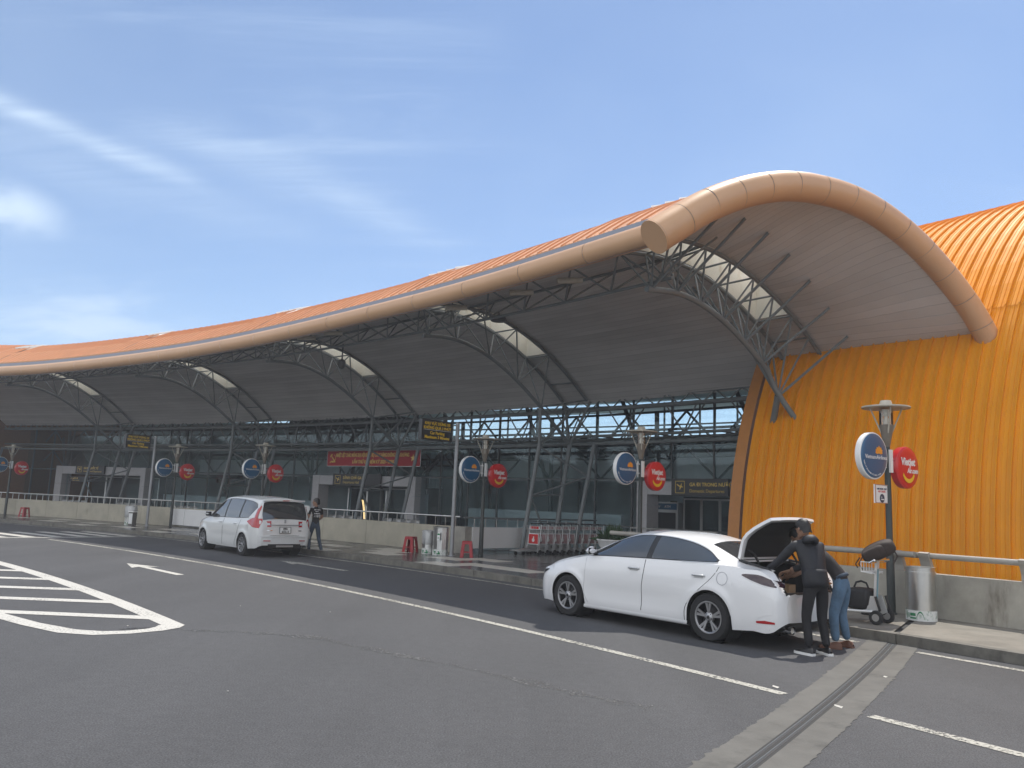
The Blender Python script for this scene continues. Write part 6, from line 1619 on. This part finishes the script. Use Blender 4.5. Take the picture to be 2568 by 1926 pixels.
def skin_body(name, parent, joints, edges, mats, assign, root=0, levels=2):
    # joints: {name: (pos, (rx, ry))}; one continuous body grown over the skeleton
    names = list(joints); idx = {n: i for i, n in enumerate(names)}
    me = bpy.data.meshes.new('sk'); me.from_pydata([joints[n][0] for n in names], [(idx[a], idx[b]) for a, b in edges], []); 
    o = bpy.data.objects.new('sk', me); COL.objects.link(o)
    sm = o.modifiers.new('skin', 'SKIN'); sm.use_smooth_shade = True; sm.branch_smoothing = .4
    me.skin_vertices  # layer made by the modifier
    sv = me.skin_vertices[0].data if me.skin_vertices else None
    if sv is None:
        bm = bmesh.new(); bm.from_mesh(me); bm.verts.layers.skin.verify(); bm.to_mesh(me); bm.free(); sv = me.skin_vertices[0].data
    for n in names:
        r = joints[n][1]; sv[idx[n]].radius = r if isinstance(r, tuple) else (r, r); sv[idx[n]].use_root = (n == names[root])
    sb = o.modifiers.new('sub', 'SUBSURF'); sb.levels = levels; sb.render_levels = levels
    dg = bpy.context.evaluated_depsgraph_get(); out = bpy.data.meshes.new_from_object(o.evaluated_get(dg)); bpy.data.objects.remove(o); bpy.data.meshes.remove(me)
    out.name = name; out.materials.clear()
    for m_ in mats: out.materials.append(m_)
    segs = [(Vector(joints[a][0]), Vector(joints[b][0]), assign(a, b)) for a, b in edges]
    for p in out.polygons:
        c = p.center; best = 1e9; mi = 0
        for a, b, k in segs:
            ab = b-a; t = max(0, min(1, (c-a).dot(ab)/max(1e-9, ab.length_squared))); d = (c-(a+ab*t)).length
            kk = k(t, c) if callable(k) else k
            if d < best: best = d; mi = kk
        p.material_index = mi; p.use_smooth = True
    return link(name, out, parent)
def head(parent, c, yaw, pitch, roll=0.0, hair_low=.0, sz=1.0):
    R_ = Matrix.Rotation(yaw, 3, 'Z') @ Matrix.Rotation(pitch, 3, 'X') @ Matrix.Rotation(roll, 3, 'Y'); c = Vector(c)
    # face towards +y ; loft of rings
    mb = MB(); rings = [(-.115, .030, .035, .030), (-.105, .045, .055, .022), (-.08, .058, .072, .012), (-.045, .068, .088, .004), (0, .074, .096, .0), (.04, .077, .099, -.004), (.075, .072, .093, -.008), (.10, .056, .072, -.010), (.117, .030, .04, -.010), (.122, .004, .006, -.010)]
    rows = []
    for z, rx, ry, oy in rings:
        r = []
        for k in range(25):
            a = 2*pi*k/24; x = rx*sin(a); y = ry*cos(a)+oy
            if cos(a) > .9 and -.03 < z < .03: y += .0
            r.append(R_ @ (Vector((x, y, z))*sz)+c)
        rows.append(r)
    mb.grid(rows)
    def blob(p, s_):
        q = []
        for i in range(7):
            ph = -pi/2+pi*i/6; q.append([R_ @ (Vector((p[0]+s_[0]*cos(ph)*sin(2*pi*k/10), p[1]+s_[1]*cos(ph)*cos(2*pi*k/10), p[2]+s_[2]*sin(ph)))*sz)+c for k in range(11)])
        mb.grid(q)
    blob((0, .098, -.018), (.014, .020, .026)); blob((0, .095, -.064), (.022, .010, .008)); blob((0, .078, -.104), (.022, .016, .014))
    for sx in (-1, 1):
        blob((sx*.078, -.005, -.012), (.010, .020, .032)); blob((sx*.03, .090, .012), (.014, .008, .008))
    h = mb.build('head', M['skin'], parent, True)
    eb_ = MB()
    for sx in (-1, 1):
        eb_.box(R_ @ (Vector((sx*.032, .093, .032))*sz)+c, (.036, .014, .007), R_); eb_.box(R_ @ (Vector((sx*.03, .0975, .012))*sz)+c, (.012, .004, .007), R_)
    eb_.build('brow', M['hair'], h)
    mb = MB(); rows = []
    lim = lambda a: (.055 if cos(a) > .55 else (.005 if cos(a) > .1 else (-.03 if cos(a) > -.35 else -.075+hair_low)))
    for i in range(11):
        r = []
        for k in range(37):
            a = 2*pi*k/36; z0 = lim(a); z = lerp(z0, .132, (i/10)); w = sqrt(max(0, 1-max(0, (z-.03)/.104)**2)); w = max(w, .02)
            n_ = 1+.035*sin(5*a+z*60)
            r.append(R_ @ (Vector((.086*w*n_*sin(a), (.106*w*n_)*cos(a)-.008, z))*sz)+c)
        rows.append(r)
    mb.grid(rows); mb.build('hair', M['hair'], h, True)
    return h
def hand(parent, wrist, dirv, palm_n, curl=.5, sz=1.0, thumb=1, m_='skin'):
    # palm plus five separate bent fingers, rooted inside the palm
    d = Vector(dirv).normalized(); n = Vector(palm_n); n = (n-d*n.dot(d)).normalized(); s_ = d.cross(n)*thumb; w = Vector(wrist)
    mb = MB(); rows = []
    for t, hw, th in ((-.03, .026, .021), (.0, .028, .020), (.03, .037, .018), (.06, .042, .016), (.088, .040, .013), (.095, .034, .009)):
        rows.append([w+d*t*sz+s_*hw*sz*cos(a)+n*th*sz*sin(a) for a in [2*pi*k/12 for k in range(13)]])
    mb.grid(rows); mb.f.append(tuple(range(len(mb.v)-13, len(mb.v)-1))); mb.m.append(0)
    for k, (o_, L) in enumerate(((.030, .070), (.010, .079), (-.010, .073), (-.029, .057))):
        p = w+d*.080*sz+s_*o_*sz; dd = d.copy(); pts = [p]; q = p
        for j in range(3):
            a = curl*(.5+.35*j); dd = (dd*cos(a)+n*sin(a)).normalized(); q = q+dd*L*(.46, .31, .26)[j]*sz; pts.append(q)
        mb.tube(pts, [.0095*sz, .009*sz, .008*sz, .006*sz], 8)
    p = w+d*.022*sz+s_*.030*sz; d1 = (d*.6+s_*.75+n*.25).normalized(); d2 = (d*.9+s_*.25+n*.35).normalized()
    mb.tube([p, p+d1*.038*sz, p+d1*.038*sz+d2*.030*sz, p+d1*.038*sz+d2*.052*sz], [.014*sz, .0125*sz, .0105*sz, .007*sz], 8)
    return mb.build('hand', M[m_], parent, True)
def shoe(parent, heel, fwd, L=.27, m_='black', sole='sole', sm=.03):
    f = Vector(fwd).normalized(); s_ = f.cross(Vector((0, 0, 1))).normalized(); h = Vector(heel)
    tab = [(-.02, .028, .05), (0, .036, .085), (.05, .038, .095), (.10, .039, .085), (.15, .044, .062), (.20, .047, .050), (.24, .042, .042), (.265, .028, .034), (.275, .008, .02)]
    mb = MB(); rows = []
    for t, hw, ht in tab:
        rows.append([h+f*t*L/.27+s_*hw*cos(a)*(1 if sin(a) < .3 else .85)+Vector((0, 0, sm*.7+max(0, sin(a))*(ht-.012))) for a in [pi*k/10 for k in range(11)]])
    mb.grid(rows); o = mb.build('shoe', M[m_], parent, True)
    mb = MB(); out = [(t*L/.27, hw+.006) for t, hw, _ in tab]; poly = [(a, b) for a, b in out]+[(a, -b) for a, b in reversed(out)]
    mb.prism(poly, sm, Matrix((f, s_, Vector((0, 0, 1)))).transposed(), h); mb.build('sole', M[sole], o, 30)
    return o
def person(label, loc, rot): return thing('person', label, 'person', loc, rot)
LEGS = [('pel', 'hl'), ('hl', 'kl'), ('kl', 'al'), ('pel', 'hr'), ('hr', 'kr'), ('kr', 'ar')]
SPINE = [('pel', 'wst'), ('wst', 'chs'), ('chs', 'nk'), ('nk', 'nt')]
ARMS = [('chs', 'sl'), ('sl', 'el'), ('el', 'wl'), ('chs', 'sr'), ('sr', 'er'), ('er', 'wr')]
# --- man in black jacket leaning into the boot
A_ = person('man in black hooded jacket and black trousers leaning over the open boot', (4.02, 10.66, 0), HEAD-pi/2-.42)
j = dict(pel=((0, -.02, .90), (.125, .098)), wst=((-.01, .03, 1.07), (.162, .122)), chs=((-.01, .11, 1.28), (.190, .138)), nk=((-.01, .17, 1.425), (.064, .064)), nt=((-.01, .20, 1.48), (.052, .052)),
         hl=((-.095, -.015, .84), .094), kl=((-.12, .045, .46), .066), al=((-.13, -.03, .09), .052), hr=((.095, -.015, .84), .094), kr=((.105, .03, .46), .066), ar=((.115, -.05, .09), .052),
         sl=((-.195, .15, 1.37), .074), el=((-.33, .30, 1.14), .058), wl=((-.40, .50, 1.0), .040), sr=((.185, .14, 1.37), .074), er=((.22, .33, 1.13), .058), wr=((-.02, .52, 1.0), .040))
skin_body('body', A_, j, LEGS+SPINE+ARMS, [M['jacket'], M['trousers'], M['skin']], lambda a, b: (1 if (a, b) in LEGS and a != 'pel' else (1 if a == 'pel' and b != 'wst' else (2 if (a, b) == ('nk', 'nt') else ((lambda t, c: 2 if t > .82 else 0) if b in ('wl', 'wr') else 0)))))
mb = MB(); mb.lathe([(.150, -.10), (.158, -.03), (.155, .08), (.150, .12)], 24); jm = mb.build('jacket_hem', M['jacket'], A_, True); jm.location = (-.005, .0, .93); jm.rotation_euler = (-.20, 0, 0); jm.scale = (1.10, .88, 1.0)
head(A_, (-.01, .235, 1.575), radians(10), radians(-15))
mb = MB(); mb.lathe([(.075, .06), (.10, .02), (.118, -.03), (.10, -.075), (.06, -.06)], 20); hd = mb.build('hood', M['jacket'], A_, True); hd.location = (-.01, .10, 1.435); hd.rotation_euler = (-.35, 0, 0); hd.scale = (1, .95, .8)
hand(A_, (-.405, .515, .992), (-.25, .9, -.30), (.3, -.1, -1), .55, thumb=1); hand(A_, (-.035, .532, .992), (-.6, .7, -.30), (-.3, -.1, -1), .55, thumb=-1)
shoe(A_, (-.13, -.09, 0), (-.25, 1, 0)); shoe(A_, (.115, -.11, 0), (.1, 1, 0))
# --- second man in jeans bending further in
B_ = person('man in dark shirt and blue jeans bending into the open boot beside the first man', (4.53, 11.28, 0), HEAD-pi/2+.15)
j = dict(pel=((0, -.12, .88), (.125, .10)), wst=((-.02, .0, 1.03), (.130, .105)), chs=((-.05, .18, 1.22), (.158, .125)), nk=((-.08, .34, 1.345), (.060, .060)), nt=((-.09, .39, 1.385), (.052, .052)),
         hl=((-.095, -.10, .83), .098), kl=((-.12, .0, .45), .070), al=((-.13, -.03, .09), .055), hr=((.095, -.10, .83), .098), kr=((.13, -.02, .45), .070), ar=((.14, -.09, .09), .055),
         sl=((-.215, .25, 1.26), .070), el=((-.27, .42, 1.02), .052), wl=((-.20, .64, .88), .037), sr=((.13, .26, 1.26), .070), er=((.16, .44, 1.02), .052), wr=((.05, .65, .88), .037))
skin_body('body', B_, j, LEGS+SPINE+ARMS, [M['shirt'], M['jeans'], M['skin']], lambda a, b: (1 if (a, b) in LEGS else (2 if (a, b) == ('nk', 'nt') else ((lambda t, c: 2) if b in ('wl', 'wr') else ((lambda t, c: 2 if t > .75 else 0) if b in ('el', 'er') else 0)))))
head(B_, (-.11, .475, 1.455), radians(20), radians(-42))
mb = MB(); mb.lathe([(.132, -.02), (.136, .0), (.132, .03)], 24); bt = mb.build('belt', M['jeans_dk'], B_, True); bt.location = (-.005, -.075, .94); bt.rotation_euler = (-.55, 0, 0); bt.scale = (.93, .74, .8)
hand(B_, (-.195, .655, .875), (.1, .95, -.25), (.3, -.1, -1), .6, thumb=1); hand(B_, (.045, .665, .875), (-.15, .95, -.25), (-.3, -.1, -1), .6, thumb=-1)
shoe(B_, (-.13, -.09, 0), (-.2, 1, 0), m_='sandal', sole='sandal', sm=.02); shoe(B_, (.14, -.15, 0), (.2, 1, 0), m_='sandal', sole='sandal', sm=.02)
# --- man by the people carrier
C_ = person('young man in black T-shirt and dark jeans walking beside the people carrier', (-5.84, 25.10, 0), radians(35))
j = dict(pel=((0, 0, .90), (.115, .092)), wst=((0, .01, 1.05), (.112, .088)), chs=((0, .02, 1.24), (.145, .10)), nk=((0, .02, 1.415), (.055, .055)), nt=((0, .035, 1.47), (.048, .048)),
         hl=((-.085, 0, .84), .088), kl=((-.10, .16, .47), .062), al=((-.10, .12, .09), .050), hr=((.085, 0, .84), .088), kr=((.11, -.08, .46), .062), ar=((.12, -.34, .12), .050),
         sl=((-.175, .02, 1.36), .062), el=((-.23, .04, 1.09), .045), wl=((-.21, .22, .98), .033), sr=((.175, .02, 1.36), .062), er=((.22, .06, 1.09), .045), wr=((.16, .26, 1.0), .033))
skin_body('body', C_, j, LEGS+SPINE+ARMS, [M['black_t'] if 'black_t' in M else M['trousers'], M['jeans_dk'], M['skin']], lambda a, b: (1 if (a, b) in LEGS else (2 if (a, b) == ('nk', 'nt') else ((lambda t, c: 2) if b in ('wl', 'wr') else ((lambda t, c: 2 if t > .6 else 0) if b in ('el', 'er') else 0)))))
head(C_, (0, .05, 1.56), radians(55), 0)
hand(C_, (-.21, .235, .97), (0, .9, -.4), (.6, 0, -.6), .5); hand(C_, (.155, .275, .99), (-.2, .9, -.3), (-.6, 0, -.6), .5, thumb=-1)
shoe(C_, (-.10, .06, 0), (-.1, 1, 0)); shoe(C_, (.12, -.40, .03), (.1, 1, -.12))
mb = MB(); rnd = random.Random(2)
for i, z in enumerate((1.33, 1.28, 1.22, 1.17, 1.12)):
    for k in range(4 if i != 1 else 2):
        w_ = rnd.uniform(.025, .05); x = -.075+k*.05+(0.04 if i == 1 else 0); mb.box((x, -.083+.006*abs(x)/.08-.018*(z-1.15)/.2, z), (w_, .012, rnd.uniform(.010, .022)))
mb.build('shirt_print', M['wht'], C_)
